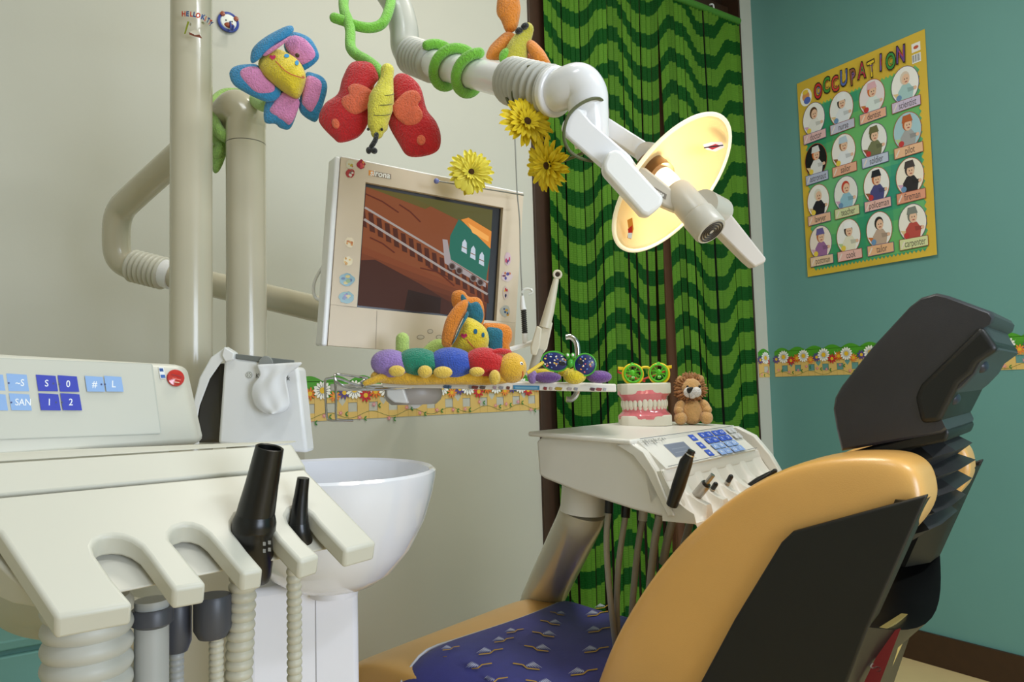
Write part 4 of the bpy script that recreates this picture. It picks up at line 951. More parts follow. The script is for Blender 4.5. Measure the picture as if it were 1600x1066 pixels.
# folding holder arm and spray syringe
T = thing('instrument_holder', 'cream folding instrument holder arm leaning beside the window frame', 'instrument holder', P(835, 590, 1.6))
ID = 1.6; CRM = plastic('holder_cream', (214, 206, 184), .4)
part('upper_lever', sweep(pts3([(869, 436, ID), (858, 486, ID), (851, 512, ID)]), [x * ID / FPX for x in (4.5, 8, 9)], 16), CRM, T)
part('pivot_ring', sweep([P(871 + 5.6 * math.cos(a), 429 + 5.6 * math.sin(a), ID) for a in [2 * math.pi * i / 24 for i in range(24)]], .0028, 8, closed=True), CRM, T)
part('pivot_hole', cyl(P(871, 429, ID - .001), P(871, 429, ID + .003), .005, 16), mat('pivot_dark', (50, 34, 24)), T)
part('lower_sleeve', slab([(839, 509), (847, 513), (844, 540), (838, 556), (830, 554), (829, 542)], ID - .016, .02), CRM, T, bevel=.003)
part('lower_sleeve', slab([(848, 500), (864, 504), (855, 545), (846, 556), (838, 553)], ID - .004, .02), CRM, T, bevel=.003)
part('foot_tube', sweep(pts3([(843, 545, ID), (836, 566, ID), (829, 590, ID)]), [x * ID / FPX for x in (8, 7, 6.5)], 14), plastic('holder_grey', (176, 170, 154), .4), T)
part('crossbar', sweep(pts3([(790, 548, ID + .02), (815, 541, ID + .02), (842, 532, ID + .01)]), .0055, 12), WHITE, T)
T = thing('spray_syringe', 'slim white spray syringe with a black spring grip standing by the monitor edge', 'syringe', P(820, 545, 1.62))
part('syringe_body', sweep(pts3([(816, 462, 1.62), (817, 480, 1.62), (818, 484, 1.62)]), [x * 1.62 / FPX for x in (2.5, 4.5, 5)], 14), WHITE, T)
part('grip_spring', bellows(pts3([(818, 484, 1.62), (820, 521, 1.62)]), .0045, .0066, 12, 12), mat('spring_dark', (60, 58, 54), rough=.4, metal=.3), T)
part('syringe_base', sweep(pts3([(820, 521, 1.62), (821, 536, 1.62)]), .0065, 14), WHITE, T)
part('nozzle_cap', tube(pts3([(815, 458, 1.62), (820, 452, 1.62), (829, 452, 1.62), (832, 457, 1.62), (826, 460, 1.62)]), .0028, 8), plastic('clear_white', (220, 222, 216), .15), T)
part('thin_hose', tube(pts3([(804, 205, 1.66), (806, 250, 1.66), (808, 300, 1.655), (812, 345, 1.65), (813, 400, 1.63), (816, 462, 1.62)]), .0016, 8), plastic('hose_grey', (150, 150, 142), .4), T)

# ================================================================== dentist element (instrument unit)
def camg(x, d, z): return Vector((0, 0, 0)) + R0 * x + H0 * d + UPW * z
aE = (R0 * .63 + H0 * .776).normalized(); bE = (R0 * .776 - H0 * .63).normalized()
OE = camg(.225, 1.40, 0); 
def el(px, py):                       # photo pixel -> (s, z) on the near side plane
    q = on_plane(px, py, OE, aE); return ((q - OE).dot(bE), q.z)
def ep(s, z, w_): return OE + bE * s + aE * w_ + UPW * z
WE = .47
EW = plastic('unit_white', (226, 224, 216), .35); EG = plastic('unit_grey', (206, 202, 190), .4)  # EG: even, greyer plastic of the unit body and chair base
T = thing('instrument_unit', 'white dental instrument unit with blue keypad, tools and lion on top', 'dental unit', ep(-.1, 0, .2))
prof = [el(*q) for q in ((833, 676), (850, 671), (985, 690))]
# side cheek outline from the photo
ck = [el(*q) for q in ((838, 690), (846, 683), (950, 684), (985, 690), (1008, 706), (1026, 735), (1042, 775), (1056, 806), (1050, 813), (1036, 808), (990, 797), (900, 768), (850, 748), (842, 742))]
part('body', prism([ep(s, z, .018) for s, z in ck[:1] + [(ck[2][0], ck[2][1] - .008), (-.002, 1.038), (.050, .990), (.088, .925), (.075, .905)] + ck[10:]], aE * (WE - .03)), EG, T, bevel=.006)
o = part('side_cheek', prism([ep(s, z, 0) for s, z in ck], aE * .02), EW, T, bevel=.005)
rim = [ep(s, z, -.001) for s, z in [el(*q) for q in ((985, 690), (1008, 706), (1026, 735), (1042, 775), (1056, 806), (1046, 806), (1030, 775), (1012, 738), (992, 712), (965, 695))]]
part('cheek_rim', prism(rim, aE * -.006), EW, T, bevel=.002)
sc = [(s - .006, z) for s, z in ck]
half = [(s, z) for s, z in [el(*q) for q in ((968, 684), (985, 688), (1008, 704), (1030, 735), (1050, 775), (1066, 812), (1054, 812))]]
inner = [(s - .026, z - .022) for s, z in half]
arc_r = half + inner[::-1]
part('side_cheek', prism([on_plane(x, y, OE + aE * WE, aE) for x, y in ((1120, 667), (1150, 667), (1178, 681), (1203, 711), (1224, 747), (1236, 790), (1222, 800), (1212, 760), (1192, 722), (1168, 694), (1146, 682), (1120, 678))], aE * .02), EW, T, bevel=.003)
top = prism([ep(-.245, 1.052, -.012), ep(.0, 1.040, -.012), ep(.0, 1.040, WE + .012), ep(-.245, 1.052, WE + .012)], UPW * .010)
part('top_plate', top, EW, T, bevel=.004)
# keypad panel
k0, k1 = ep(.002, 1.047, .012), ep(.060, .996, .012); kn = (k1 - k0).cross(aE).normalized()
if kn.dot(FW) > 0: kn = -kn
part('keypad_panel', prism([k0, k0 + aE * (WE - .03), k1 + aE * (WE - .03), k1], kn * -.012), EW, T, bevel=.001)
def kf(u, v, h): return lerp(k0, k1, v) + aE * (u * (WE - .03)) + kn * (.0006 + h)
p = Print(kf)
BL, LB, GY = (58, 92, 200), (140, 170, 226), (196, 196, 198)
p.poly([(.16, .26), (.36, .26), (.36, .72), (.16, .72)], (150, 156, 172)); p.poly([(.165, .28), (.355, .28), (.355, .70), (.165, .70)], (120, 128, 146)); p.line([(.19, .45), (.33, .45)], .03, (140, 148, 164)); p.line([(.19, .58), (.3, .58)], .03, (140, 148, 164))
def key(x, y, w_, h, c, s=None):
    p.rect(x, y, x + w_, y + h, c)
    if s: p.text(s, x + w_ / 2, y + h / 2, .12, (240, 244, 250), .40, 0, 0, -1)
for k in range(3): key(.455, .07 + k * .30, .055, .23, BL, ('o', 'e', 'x')[k])
for r_ in range(4):
    for k in range(4):
        key(.565 + k * .072 + (k // 2) * .012, .05 + r_ * .235, .068, .20, BL if r_ < 2 else LB, ('SSSO', 'Th12', 'ABCD', 'RnGI')[r_][k])
for r_ in range(2):
    for k in range(2): key(.89 + k * .05, .06 + r_ * .24, .046, .2, GY, 'sl'[k])
p.text('SIRONA', .065, .13, .13, (120, 120, 116), .28, 0, 0, -1); p.line([(.03, .05), (.105, .05), (.105, .22), (.03, .22), (.03, .05)], .008, (140, 140, 136)); p.text('C4+', .175, .13, .15, (110, 110, 108), .30, 0, 0, -1)
p.text('sirona', .255, .88, .12, (160, 158, 150), .3, 0, 0, -1); p.line([(.0, .012), (1, .012)], .02, (90, 92, 100)); p.line([(.0, .985), (1, .985)], .02, (100, 102, 110))
p.build('keypad_print', T)
# tool rest below: one moulded piece with scoops for the tools
part('rest_face', prism([ep(.058, .994, .0), ep(.064, .975, .0), ep(.03, .93, .0), ep(.02, .99, .0)], aE * WE), EW, T, bevel=.001)
def rest():
    ss = [.054, .060, .066, .073, .081, .090, .100, .109, .117, .119]; zz = [.996, .984, .973, .961, .950, .942, .936, .932, .929, .920]
    nw = 150; V, F = [], []
    def dep(s): return max(0, min(1, (s - .058) / .030)) ** .7 * .012 + max(0, s - .070) * .42
    for i in range(nw + 1):
        w_ = -.002 + (WE + .0) * i / nw; k = 0
        for c in (.022, .097, .172, .247, .322, .397):
            t = (w_ - c) / .0245
            if abs(t) < 1: k = math.sqrt(1 - t * t) ** .8
        for s, z in zip(ss, zz): V.append(ep(s, z - dep(s) * k, w_))
        V.append(ep(.117, .903, w_)); V.append(ep(.054, .903, w_))
    n = len(ss) + 2
    for i in range(nw):
        for j in range(n): F.append((i * n + j, i * n + (j + 1) % n, (i + 1) * n + (j + 1) % n, (i + 1) * n + j))
    F.append(tuple(range(n))); F.append(tuple(nw * n + j for j in range(n))[::-1])
    return V, F
part('tool_rest', rest(), EW, T, ang=50)
# swing arm below
n0 = ep(-.10, .955, .12)
def hx_(px, py, d): return P(px, py, d)
part('neck', cyl(P(914, 760, 1.56), P(911, 800, 1.56), 36 * 1.56 / FPX, 32), EW, T)
part('swing_arm', sweep(catmull([P(911, 797, 1.57), P(902, 822, 1.62), P(862, 905, 2.0), P(846, 940, 2.16)], 4), [.049, .050, .058, .061], 32), TUBE, T)
part('swing_arm', sweep([P(848, 935, 2.137), P(815, 1010, 2.4), P(806, 1035, 2.48)], .059, 32), TUBE, T)
part('cap_disc', cyl(P(897, 826, 1.575), P(897, 826, 1.585), .0085, 20), EW, T)
fb = P(806, 1035, 2.48)
part('floor_column', sweep(catmull([fb + UPW * .02, fb - UPW * .06 - R0 * .03, Vector((fb.x, fb.y, .1)) - R0 * .05, Vector((fb.x, fb.y, 0)) - R0 * .05], 6), .058, 24), TUBE, T)
for i, l in enumerate([[(953, 787, 1.50), (948, 830, 1.49), (949, 880, 1.49), (955, 950, 1.50), (962, 1010, 1.55)], [(980, 792, 1.5), (972, 840, 1.49), (966, 890, 1.5), (964, 950, 1.52), (966, 1010, 1.56)], [(1007, 800, 1.52), (999, 840, 1.51), (993, 890, 1.52), (988, 950, 1.54), (985, 1010, 1.58)], [(1031, 806, 1.47), (1024, 840, 1.47), (1019, 880, 1.48), (1014, 930, 1.5)], [(1052, 810, 1.47), (1044, 840, 1.48), (1036, 880, 1.5)], [(1080, 810, 1.5), (1072, 840, 1.52), (1060, 880, 1.54)]]):
    h = part('tool_hose', tube(pts3(l), (.0062, .0062, .0068, .008, .0085, .0075)[i], 12), plastic('hose_warm_grey', (168, 164, 150), .45), T)
    if i < 3: part('hose_coupling', sweep([P(*l[0]) + UPW * .022, lerp(P(*l[0]), P(*l[1]), .35)], .0092, 14), BLACKP if i < 2 else plastic('coupling_white', (210, 206, 196)), h)
# tools
def tool(name, label, cat): return thing(name, label, cat, P(1075, 780, 1.36), 'tools in the instrument unit')
t = tool('handpiece', 'long black handpiece at the left of the instrument unit', 'dental tool')
part('sleeve', sweep(pts3([(1050, 789, 1.325), (1060, 760, 1.31), (1072, 722, 1.295), (1077, 712, 1.291)]), [x * 1.34 / FPX for x in (9, 10.5, 10, 7)], 20), BLACKP, t)
part('tip', sweep(pts3([(1077, 713, 1.291), (1081, 704, 1.289)]), [.0072, .0066], 18), BLACKP, t)
part('tip_ring', cyl(P(1077.5, 711.5, 1.2905), P(1078.5, 709.5, 1.290), .0082, 18), CHROME, t)
t = tool('handpiece', 'steel micromotor handpiece second from the left in the instrument unit', 'dental tool')
STEEL = mat('brushed_steel', (176, 172, 166), rough=.28, metal=.9)
part('sleeve', sweep(pts3([(1084, 780, 1.385), (1103, 757, 1.365)]), [.0098, .0098], 20), STEEL, t)
part('collar', sweep(pts3([(1102, 758, 1.366), (1104.5, 755, 1.364)]), .0082, 18), BLACKP, t)
part('tip', sweep(pts3([(1103, 756, 1.364), (1114, 742, 1.355)]), .0046, 14), STEEL, t)
t = tool('turbine_coupling', 'short black and steel coupling in the third rest of the instrument unit', 'dental tool')
part('collar', bellows(pts3([(1109, 772, 1.44), (1114, 763, 1.432)]), .0045, .0058, 3, 14), STEEL, t); part('tip', sweep(pts3([(1114, 763, 1.432), (1118, 757, 1.427)]), .005, 12, 'round'), BLACKP, t)
t = tool('turbine_coupling', 'short black and steel coupling in the fourth rest of the instrument unit', 'dental tool')
part('collar', bellows(pts3([(1133, 762, 1.50), (1138, 752, 1.49)]), .0045, .0058, 3, 14), STEEL, t); part('tip', sweep(pts3([(1138, 752, 1.49), (1142, 745, 1.485)]), .005, 12, 'round'), BLACKP, t)
t = tool('spray_handpiece', 'slender black spray handpiece at the right end of the instrument unit', 'dental tool')
part('sleeve', sweep(pts3([(1163, 768, 1.56), (1185, 752, 1.555), (1205, 740, 1.55)]), [.009, .0085, .006], 16), BLACKP, t); part('tip', sweep(pts3([(1204, 740.5, 1.55), (1211, 736, 1.548)]), .0048, 12, 'round'), BLACKP, t)

# ================================================================== teeth model
TZ = 1.0555
tb = on_z(1010, 666, TZ); td = depth(tb); ts = td / FPX
FX, FY = R0, -H0
def tp(x, y, z): return tb + FX * x * ts + FY * y * ts + UPW * z * ts          # px-sized units: x right, y toward viewer, z up
T = thing('teeth_model', 'large display model of pink gums and white teeth on the instrument unit', 'teeth model', tb)
STONE = plastic('plaster_cream', (232, 226, 210), .4); GUM = mat('pink_gum', (232, 120, 130), rough=.15, vary=.06, scale=30, coat=.6); TOOTH = mat('tooth_enamel', (240, 234, 216), rough=.18, vary=.03, coat=.5)
def arch(k, n=24, sx=37, sy=34): return [(sx * k * math.cos(a), sy * k * math.sin(a) - 14) for a in [math.pi * i / n for i in range(n + 1)]]
def blockg(z0, z1):
    poly = [(-39, -34), (39, -34), (39, 8), (30, 17), (10, 22), (-10, 22), (-30, 17), (-39, 8)]
    return prism([tp(x, y, z0) for x, y in poly], UPW * (z1 - z0) * ts)
part('base_block', blockg(0, 17), STONE, T, bevel=.003); part('base_block', blockg(50, 67), STONE, T, bevel=.003)
def gum(z0, z1, kb, kt, bul):
    rings = []
    for x_i in range(25):
        a = math.pi * x_i / 24; ring = []
        for r_, z in ((kb, z0), (kb + bul, lerp(z0, z1, .3)), (kt + bul * .6, lerp(z0, z1, .6)), (kt, z1), (kt * .62, z1), (kb * .55, z0)):
            wob = 1 + .02 * math.sin(a * 14)
            ring.append(tp(38 * r_ * wob * math.cos(a), 34 * r_ * wob * math.sin(a) - 13, z))
        rings.append(ring)
    return loft(rings)
part('gum', gum(11, 31, 1.05, .90, .04), GUM, T); part('gum', gum(56, 37, 1.05, .93, .04), GUM, T)
for jaw in (0, 1):
    N = 14
    for k in range(N):
        a = math.pi * (k + .5) / N; front = abs(k - 6.5) < 1
        kk = .93 if jaw else .885
        c = tp(37.5 * kk * math.cos(a), 34 * kk * math.sin(a) - 13, 35 if jaw else 30)
        tng = (FX * -math.sin(a) * 37 + FY * math.cos(a) * 34).normalized(); out = (FX * math.cos(a) * 34 + FY * math.sin(a) * 37).normalized()
        w_ = (4.3 if front else 3.6 if abs(k - 6.5) < 3.5 else 4.4) * ts * (1 if jaw else .86); hgt = (7.2 if front else 6.2) * ts * (1 if jaw else .85)
        g = blob(c, tng * w_, out * 2.6 * ts, UPW * hgt, 14, 10, .75)
        part('tooth', g, TOOTH, T)
# spider glasses on top
T = thing('spider_glasses', 'yellow toy glasses with green spiders standing on the teeth model', 'toy glasses', tp(0, 0, 67))
YP = plastic('yellow_toy_plastic', (244, 208, 30), .25); GP = plastic('green_toy_plastic', (96, 200, 40), .25); RP = plastic('red_toy_plastic', (200, 50, 40), .3)
def circ(cx, cz, r, y, n=32): return [tp(cx + r * math.cos(a), y, cz + r * math.sin(a)) for a in [2 * math.pi * i / n for i in range(n)]]
for s_ in (-1, 1):
    cx = s_ * 20.5; cz = 82
    part('lens_rim', sweep(circ(cx + .8, cz - .8, 15.2, 10), 2.2 * ts, 10, closed=True), YP, T)
    q = part('spider_ring', sweep(circ(cx - s_ * 1.0, cz + .3, 13.2, 13), 1.7 * ts, 10, closed=True), GP, T)
    part('rim_liner', sweep(circ(cx + .6, cz - 1.0, 13.4, 8.5), 1.5 * ts, 8, closed=True), RP, T)
    part('spider', join(blob(tp(cx, 13, cz + 1.5), FX * 4 * ts, FY * 3 * ts, UPW * 5 * ts), blob(tp(cx, 13.5, cz - 6), FX * 3.4 * ts, FY * 3 * ts, UPW * 3 * ts),
         *[sweep([tp(cx + sg * 2, 13, cz + 1), tp(cx + sg * 6.5, 14, cz + dz * .75 + 1.5), tp(cx + sg * 12.6 * math.cos(math.asin(max(-1, min(1, dz / 13)))), 13, cz + dz)], .7 * ts, 6) for sg in (-1, 1) for dz in (10, 3.5, -4, -10.5)]), GP, q)
    for e in (-1, 1): part('spider_eye', ball(tp(cx + e * 1.4, 16.2, cz - 5.4), 1.1 * ts, 10, 8), plastic('spider_eye_pale', (200, 240, 180)), q)
    part('top_tab', blob(tp(cx, 12, cz + 15.5), FX * 3 * ts, FY * 2 * ts, UPW * 2 * ts), GP, T)
    part('hinge_tab', prism([tp(s_ * 34, 8, 88), tp(s_ * 42, 8, 89), tp(s_ * 42, 8, 94), tp(s_ * 33, 8, 93)], -FY * 5 * ts), YP, T, bevel=.001)
    part('temple', sweep([tp(s_ * 41, 6, 90), tp(s_ * 38, -25, 86), tp(-s_ * 6, -30, 70)], 1.6 * ts, 8), RP, T)
part('bridge', tube([tp(-8, 10, 88), tp(-4, 10, 91.5), tp(4, 10, 91.5), tp(8, 10, 88)], 1.9 * ts, 10), YP, T)
# lion
lb = on_z(1082, 663, TZ); ld = depth(lb); ls = ld / FPX
def lpv(x, y, z): return lb + FX * x * ls + FY * y * ls + UPW * z * ls
def lbl(x, y, z, a, b, c, rot=0):
    r_ = math.radians(rot); xx = FX * math.cos(r_) + UPW * math.sin(r_); zz = UPW * math.cos(r_) - FX * math.sin(r_)
    return blob(lpv(x, y, z), xx * a * ls, FY * b * ls, zz * c * ls)
LN = plush('lion_tan', (222, 172, 108)); MN = plush('lion_mane', (190, 132, 78)); LWH = plush('lion_white', (240, 238, 238))
T = thing('plush_lion', 'small tan plush lion with brown mane sitting on the instrument unit', 'soft toy', lb)
part('body', join(lbl(0, -2, 19, 19, 15, 20)), LN, T)
for s_ in (-1, 1):
    part('foot', lbl(s_ * 20, 8, 10, 10, 10, 10.5), LN, T); part('arm', lbl(s_ * 20, 3, 27, 7.5, 8, 12, s_ * 24), LN, T)
    part('paw', lbl(s_ * 22, 6, 22, 7.5, 8, 7.5), LN, T)
    part('ear', lbl(s_ * 15.5, 0, 70, 5.5, 3, 6, -s_ * 20), LN, T)
    part('cheek', lbl(s_ * 6.0 - 1.5, 15.5, 50, 8, 6, 8), LWH, T)
    part('eye', lbl(s_ * 9.5 + 1, 13.5, 58.5, 2.0, 1.6, 2.2), plastic('eye_black', (10, 10, 10), .15), T)
mane = []
rnd = random.Random(5)
for k in range(420):
    a = rnd.uniform(0, 2 * math.pi); rr = rnd.uniform(15.5, 22.5); y = rnd.uniform(-14, 6)
    c = lpv(rr * math.cos(a), y, 56 + rr * .98 * math.sin(a)); dr = (FX * math.cos(a) + UPW * math.sin(a) + FY * rnd.uniform(-.3, .4)).normalized()
    x_, y_, z_ = basis(dr); mane.append(blob(c, x_ * 1.5 * ls, y_ * 1.5 * ls, z_ * rnd.uniform(3.5, 6.0) * ls, 6, 4))
mane.append(lbl(0, -6, 56, 22, 14, 22))
part('mane', join(*mane), MN, T)
part('head', lbl(0, 2, 56, 16, 14, 16), LN, T)
part('chin', lbl(-1.5, 14.5, 45, 6, 5, 5), LWH, T)
part('nose', pillow([(1065 + 5.5 + 4, 606), (1065 + 18, 605), (1065 + 16, 611), (1065 + 11.5, 615.5), (1065 + 8, 611)], ld - .020 - .012, .004, sm=2), plastic('nose_black', (12, 12, 12), .4), T)
p = Print(lambda x, y, h: P(x, y, ld - .030 - h)); p.line([(1077, 616), (1077.5, 623), (1074, 626), (1071, 626)], .7, (30, 26, 26)); p.line([(1077.5, 623), (1081, 626), (1083, 627)], .7, (30, 26, 26))
p.build('mouth_stitch', T, STITCH)
# ================================================================== patient chair
C0 = camg(.598, 1.05, 0)
uC = (R0 * .635 + H0 * .772).normalized(); vC = (R0 * -.772 + H0 * .635).normalized()
def cpx(px, py, u=0):
    q = on_plane(px, py, C0 + uC * u, uC) - C0; return q.dot(vC), q.z
def cp(s, z, u): return C0 + vC * s + uC * u + UPW * z
LEA = mat('tan_leatherette', (230, 176, 96), rough=.33, vary=.05, scale=8, bump=.12, bscale=500, coat=.5, crough=.3)
BSH = mat('black_shell', (15, 16, 15), rough=.45, vary=.2, scale=10); DG = mat('headrest_grey', (54, 53, 58), rough=.38, vary=.08, scale=20, bump=.15, bscale=600)
CH = thing('patient_chair', 'tan leather dental chair with black shell and grey headrest', 'dental chair', cp(.55, 0, .24))
WC = .485
# cushion: outline of the near flank, carried across with rounded sides
cu = [cpx(*q) for q in ((1447, 762), (1440, 735), (1418, 717), (1390, 710), (1340, 709), (1290, 713), (1230, 728), (1165, 760), (1100, 810), (1040, 873), (990, 945), (955, 1010), (935, 1066))]
s_, z_ = cu[-1]; cu += [(s_ + .03, z_ - .07), (s_ + .03, z_ - .12), (s_ - .05, z_ - .14), (s_ - .2, z_ - .12), (s_ - .30, z_ - .05)]
cu += [cpx(1230, 1010), cpx(1340, 900), cpx(1425, 835), cpx(1450, 790)]
cs = sum(s for s, z in cu) / len(cu); cz = sum(z for s, z in cu) / len(cu)
rings = []
for u, k in ((-.022, .10), (-.020, .55), (-.016, .84), (-.008, .94), (.004, .98), (.03, 1.0), (.085, 1.0), (.092, 1.0), (.105, 1.0), (.13, 1.0), (WC / 2, 1.0), (WC - .13, 1.0), (WC - .105, 1.0), (WC - .092, 1.0), (WC - .085, 1.0), (WC - .03, 1.0), (WC - .004, .98), (WC + .008, .94), (WC + .016, .84), (WC + .020, .55), (WC + .022, .1)):
    rg_ = []
    for s, z in cu:
        a_, b_ = cs + (s - cs) * (1 - (1 - k) * .32), cz + (z - cz) * (1 - (1 - k) * .32)
        if .095 < u < WC - .095:      # hollow for the headrest neck
            lim = cu[0][0] + (cu[0][1] - b_) * .36 + .135; a_ = max(a_, lim); b_ = min(b_, .985)
        rg_.append(cp(a_, b_, u))
    rings.append(rg_)
for r_, k in ((0, .05), (1, .3), (-2, .3), (-1, .05)): pass
part('backrest_cushion', loft(rings), LEA, CH, sub=2, ang=180)
# black shell: near wing, far wing, lower panel
wing = [cpx(*q) for q in ((1457, 768), (1250, 825), (1232, 842), (1160, 960), (1098, 1075), (1040, 1180), (1200, 1180), (1330, 1066), (1366, 972))]
def wingg(u0, u1): return prism([cp(s, z, u0) for s, z in wing], uC * (u1 - u0))
part('back_shell', wingg(-.034, -.020), BSH, CH, bevel=.004); part('back_shell', wingg(WC + .020, WC + .034), BSH, CH, bevel=.004)
sh = [cpx(1457, 768), cpx(1411, 870), cpx(1366, 972)]
def rearpt(t, u, dp=0):
    s, z = (lerp(Vector(sh[0]), Vector(sh[2]), t)); return cp(s + dp, z, u)
# rear faces of the two wings run inwards to the bellows trough
for u0, u1 in ((-.03, .11), (WC + .03, WC - .11)):
    rg = []
    for t in (.06, .25, .5, .75, 1.0):
        uu = lerp(u1, u0 * .2 + u1 * .8, 0)
        rg.append([rearpt(t, u0), rearpt(t, lerp(u0, uu, .55), .004), rearpt(t, uu, .035), rearpt(t, uu, .11), rearpt(t, lerp(u0, uu, .5), .09), rearpt(t, u0, .03)])
    part('shell_wing', loft(rg), BSH, CH, ang=30)
low = [cpx(1366, 972), cpx(1330, 1066), cpx(1240, 1300)]
rg = []
for i in range(13):
    u = lerp(-.03, WC + .03, i / 12); dz = -.05 * math.sin(math.pi * i / 12)
    rg.append([cp(low[0][0] + .01 * math.sin(math.pi * i / 12) * -3, low[0][1] + dz, u), cp(low[1][0], low[1][1] + dz * .5, u), cp(low[2][0], .42, u), cp(low[2][0] + .12, .42, u), cp(low[1][0] + .10, low[1][1], u), cp(low[0][0] + .09, low[0][1] + dz, u)])
part('shell_panel', loft(rg), BSH, CH, ang=30)
part('shell_trough', prism([rearpt(0, .09, .10), rearpt(1, .09, .10), rearpt(1, WC - .09, .10), rearpt(0, WC - .09, .10)], vC * .012), BSH, CH)
# red tag strip and beige cover under the shell
lowc = prism([cp(*cpx(1365, 985, .06), .06), cp(*cpx(1400, 968, .30), .30), cp(*cpx(1330, 1120, .30), .30), cp(*cpx(1305, 1120, .06), .06)], vC * .004)
part('recline_cover', prism([cp(*cpx(1376, 978, .06), .05), cp(*cpx(1415, 960, .3), .36), cp(*cpx(1340, 1130, .3), .36), cp(*cpx(1290, 1130, .06), .05)], vC * -.004 + vC * -.006), mat('cover_beige', (206, 178, 104), rough=.4), CH)
pt = Print(lambda x, y, h: cp(*cpx(x, y, .06), .058) - vC * (.016 + h)); pt.poly([(1370, 985), (1390, 978), (1352, 1078), (1326, 1078)], (130, 26, 34)); pt.text('S', 1352, 1040, 26, (190, 180, 176), .8, -60, .01, -1); pt.build('red_label', CH)
# headrest and its neck bellows
U0, U1 = .085, .365
hr = [cpx(*q, U0) for q in ((1312, 706), (1304, 672), (1299, 640), (1302, 622), (1312, 604), (1360, 543), (1420, 478), (1438, 464), (1462, 457), (1480, 461), (1548, 486), (1554, 494), (1551, 504), (1541, 510), (1556, 540), (1561, 547), (1535, 566), (1525, 584), (1505, 605), (1488, 618), (1470, 655), (1478, 672), (1470, 678))]
hcs = sum(a for a, b in hr) / len(hr); hcz = sum(b for a, b in hr) / len(hr)
rings = []
for u, k in ((U0 + .0, .955), (U0 + .003, .975), (U0 + .010, .995), (U0 + .02, 1), (U1 - .02, 1), (U1 - .010, .995), (U1 - .003, .975), (U1, .955)): rings.append([cp(hcs + (a - hcs) * k, hcz + (b - hcz) * k, u) for a, b in hr])
part('headrest', loft(rings), DG, CH, ang=45)
hin = [cpx(*q, U0) for q in ((1534, 508), (1562, 546), (1528, 568), (1520, 584), (1500, 600), (1470, 660), (1440, 662), (1430, 620), (1440, 600))]
part('headrest_back', prism([cp(a, b, U0 - .006) for a, b in hin], uC * (U1 - U0 + .012)), BSH, CH, bevel=.008)
for x, y in ((1532, 572), (1488, 622)): 
    q = cpx(x, y, .12); part('headrest_knob', blob(cp(*q, .12), vC * .011, uC * .02, UPW * .011), mat('knob_blue_grey', (40, 44, 60), rough=.4), CH)
part('neck_plate', prism([cp(*cpx(*q, .10), .10) for q in ((1330, 706), (1478, 668), (1484, 676), (1478, 690), (1340, 722))], uC * .25), BSH, CH, bevel=.008)
nk = []
prof = [((1340, 716), (1482, 674), 1.0), ((1350, 730), (1462, 690), .9), ((1352, 742), (1490, 706), 1.05), ((1366, 760), (1466, 724), .9), ((1370, 768), (1496, 736), 1.05), ((1380, 790), (1464, 752), .88), ((1384, 796), (1490, 768), 1.0), ((1390, 814), (1456, 782), .85), ((1392, 820), (1480, 796), .95), ((1396, 838), (1448, 808), .82), ((1398, 844), (1466, 824), .9), ((1400, 860), (1438, 838), .8)]
for a, b, k in prof:
    A_, B_ = Vector(cpx(*a, .12)), Vector(cpx(*b, .12)); hw = .115 * k
    nk.append([cp(A_.x, A_.y, .225 - hw), cp(lerp(A_, B_, .15).x, lerp(A_, B_, .15).y, .225 - hw - .004), cp(lerp(A_, B_, .8).x, lerp(A_, B_, .8).y, .225 - hw), cp(B_.x, B_.y, .225 - hw * .7), cp(B_.x, B_.y, .225 + hw * .7), cp(lerp(A_, B_, .8).x, lerp(A_, B_, .8).y, .225 + hw), cp(lerp(A_, B_, .15).x, lerp(A_, B_, .15).y, .225 + hw), cp(A_.x, A_.y, .225 + hw)])
part('neck_bellows', loft(nk), mat('bellows_black', (44, 45, 46), rough=.5), CH, ang=25)
# seat cushion and base
ZS = .56
def seat_sec(zt, zb): return None
sp = [(.42, ZS - .02), (.50, ZS - .005), (.62, ZS - .015), (.80, ZS + .0), (.98, ZS + .02), (1.10, ZS + .015), (1.19, ZS - .02), (1.235, ZS - .075), (1.235, ZS - .12), (1.18, ZS - .14), (.9, ZS - .15), (.5, ZS - .15), (.40, ZS - .10)]
mcs = sum(a for a, b in sp) / len(sp); mcz = sum(b for a, b in sp) / len(sp); rings = []
for u, k in ((-.135, .3), (-.135, .80), (-.125, .93), (-.10, .985), (-.06, 1.0), (.41, 1.0), (.44, .985), (.465, .93), (.475, .8), (.475, .3)): rings.append([cp(mcs + (a - mcs) * (1 - (1 - k) * .25), mcz + (b - mcz) * k, u) for a, b in sp])
part('seat_cushion', loft(rings), LEA, CH, sub=2, ang=180)
lg = [(1.17, ZS - .06), (1.24, ZS - .09), (1.40, .26), (1.44, .10), (1.38, .08), (1.32, .24), (1.18, ZS - .15)]
part('leg_rest', prism([cp(a, b, -.06) for a, b in lg], uC * .52), LEA, CH, bevel=.02)
part('seat_frame', prism([cp(.2, ZS - .16, .0), cp(1.1, ZS - .16, .0), cp(1.0, ZS - .22, .0), cp(.2, ZS - .22, .0)], uC * .46), BSH, CH, bevel=.01)
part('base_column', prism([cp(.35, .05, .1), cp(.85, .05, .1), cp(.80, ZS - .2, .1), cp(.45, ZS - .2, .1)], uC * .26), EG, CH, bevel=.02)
part('base_foot', prism([cp(.2, 0, .0), cp(1.2, 0, .0), cp(1.2, 0, .46), cp(.2, 0, .46)], UPW * .06), EG, CH, bevel=.02)
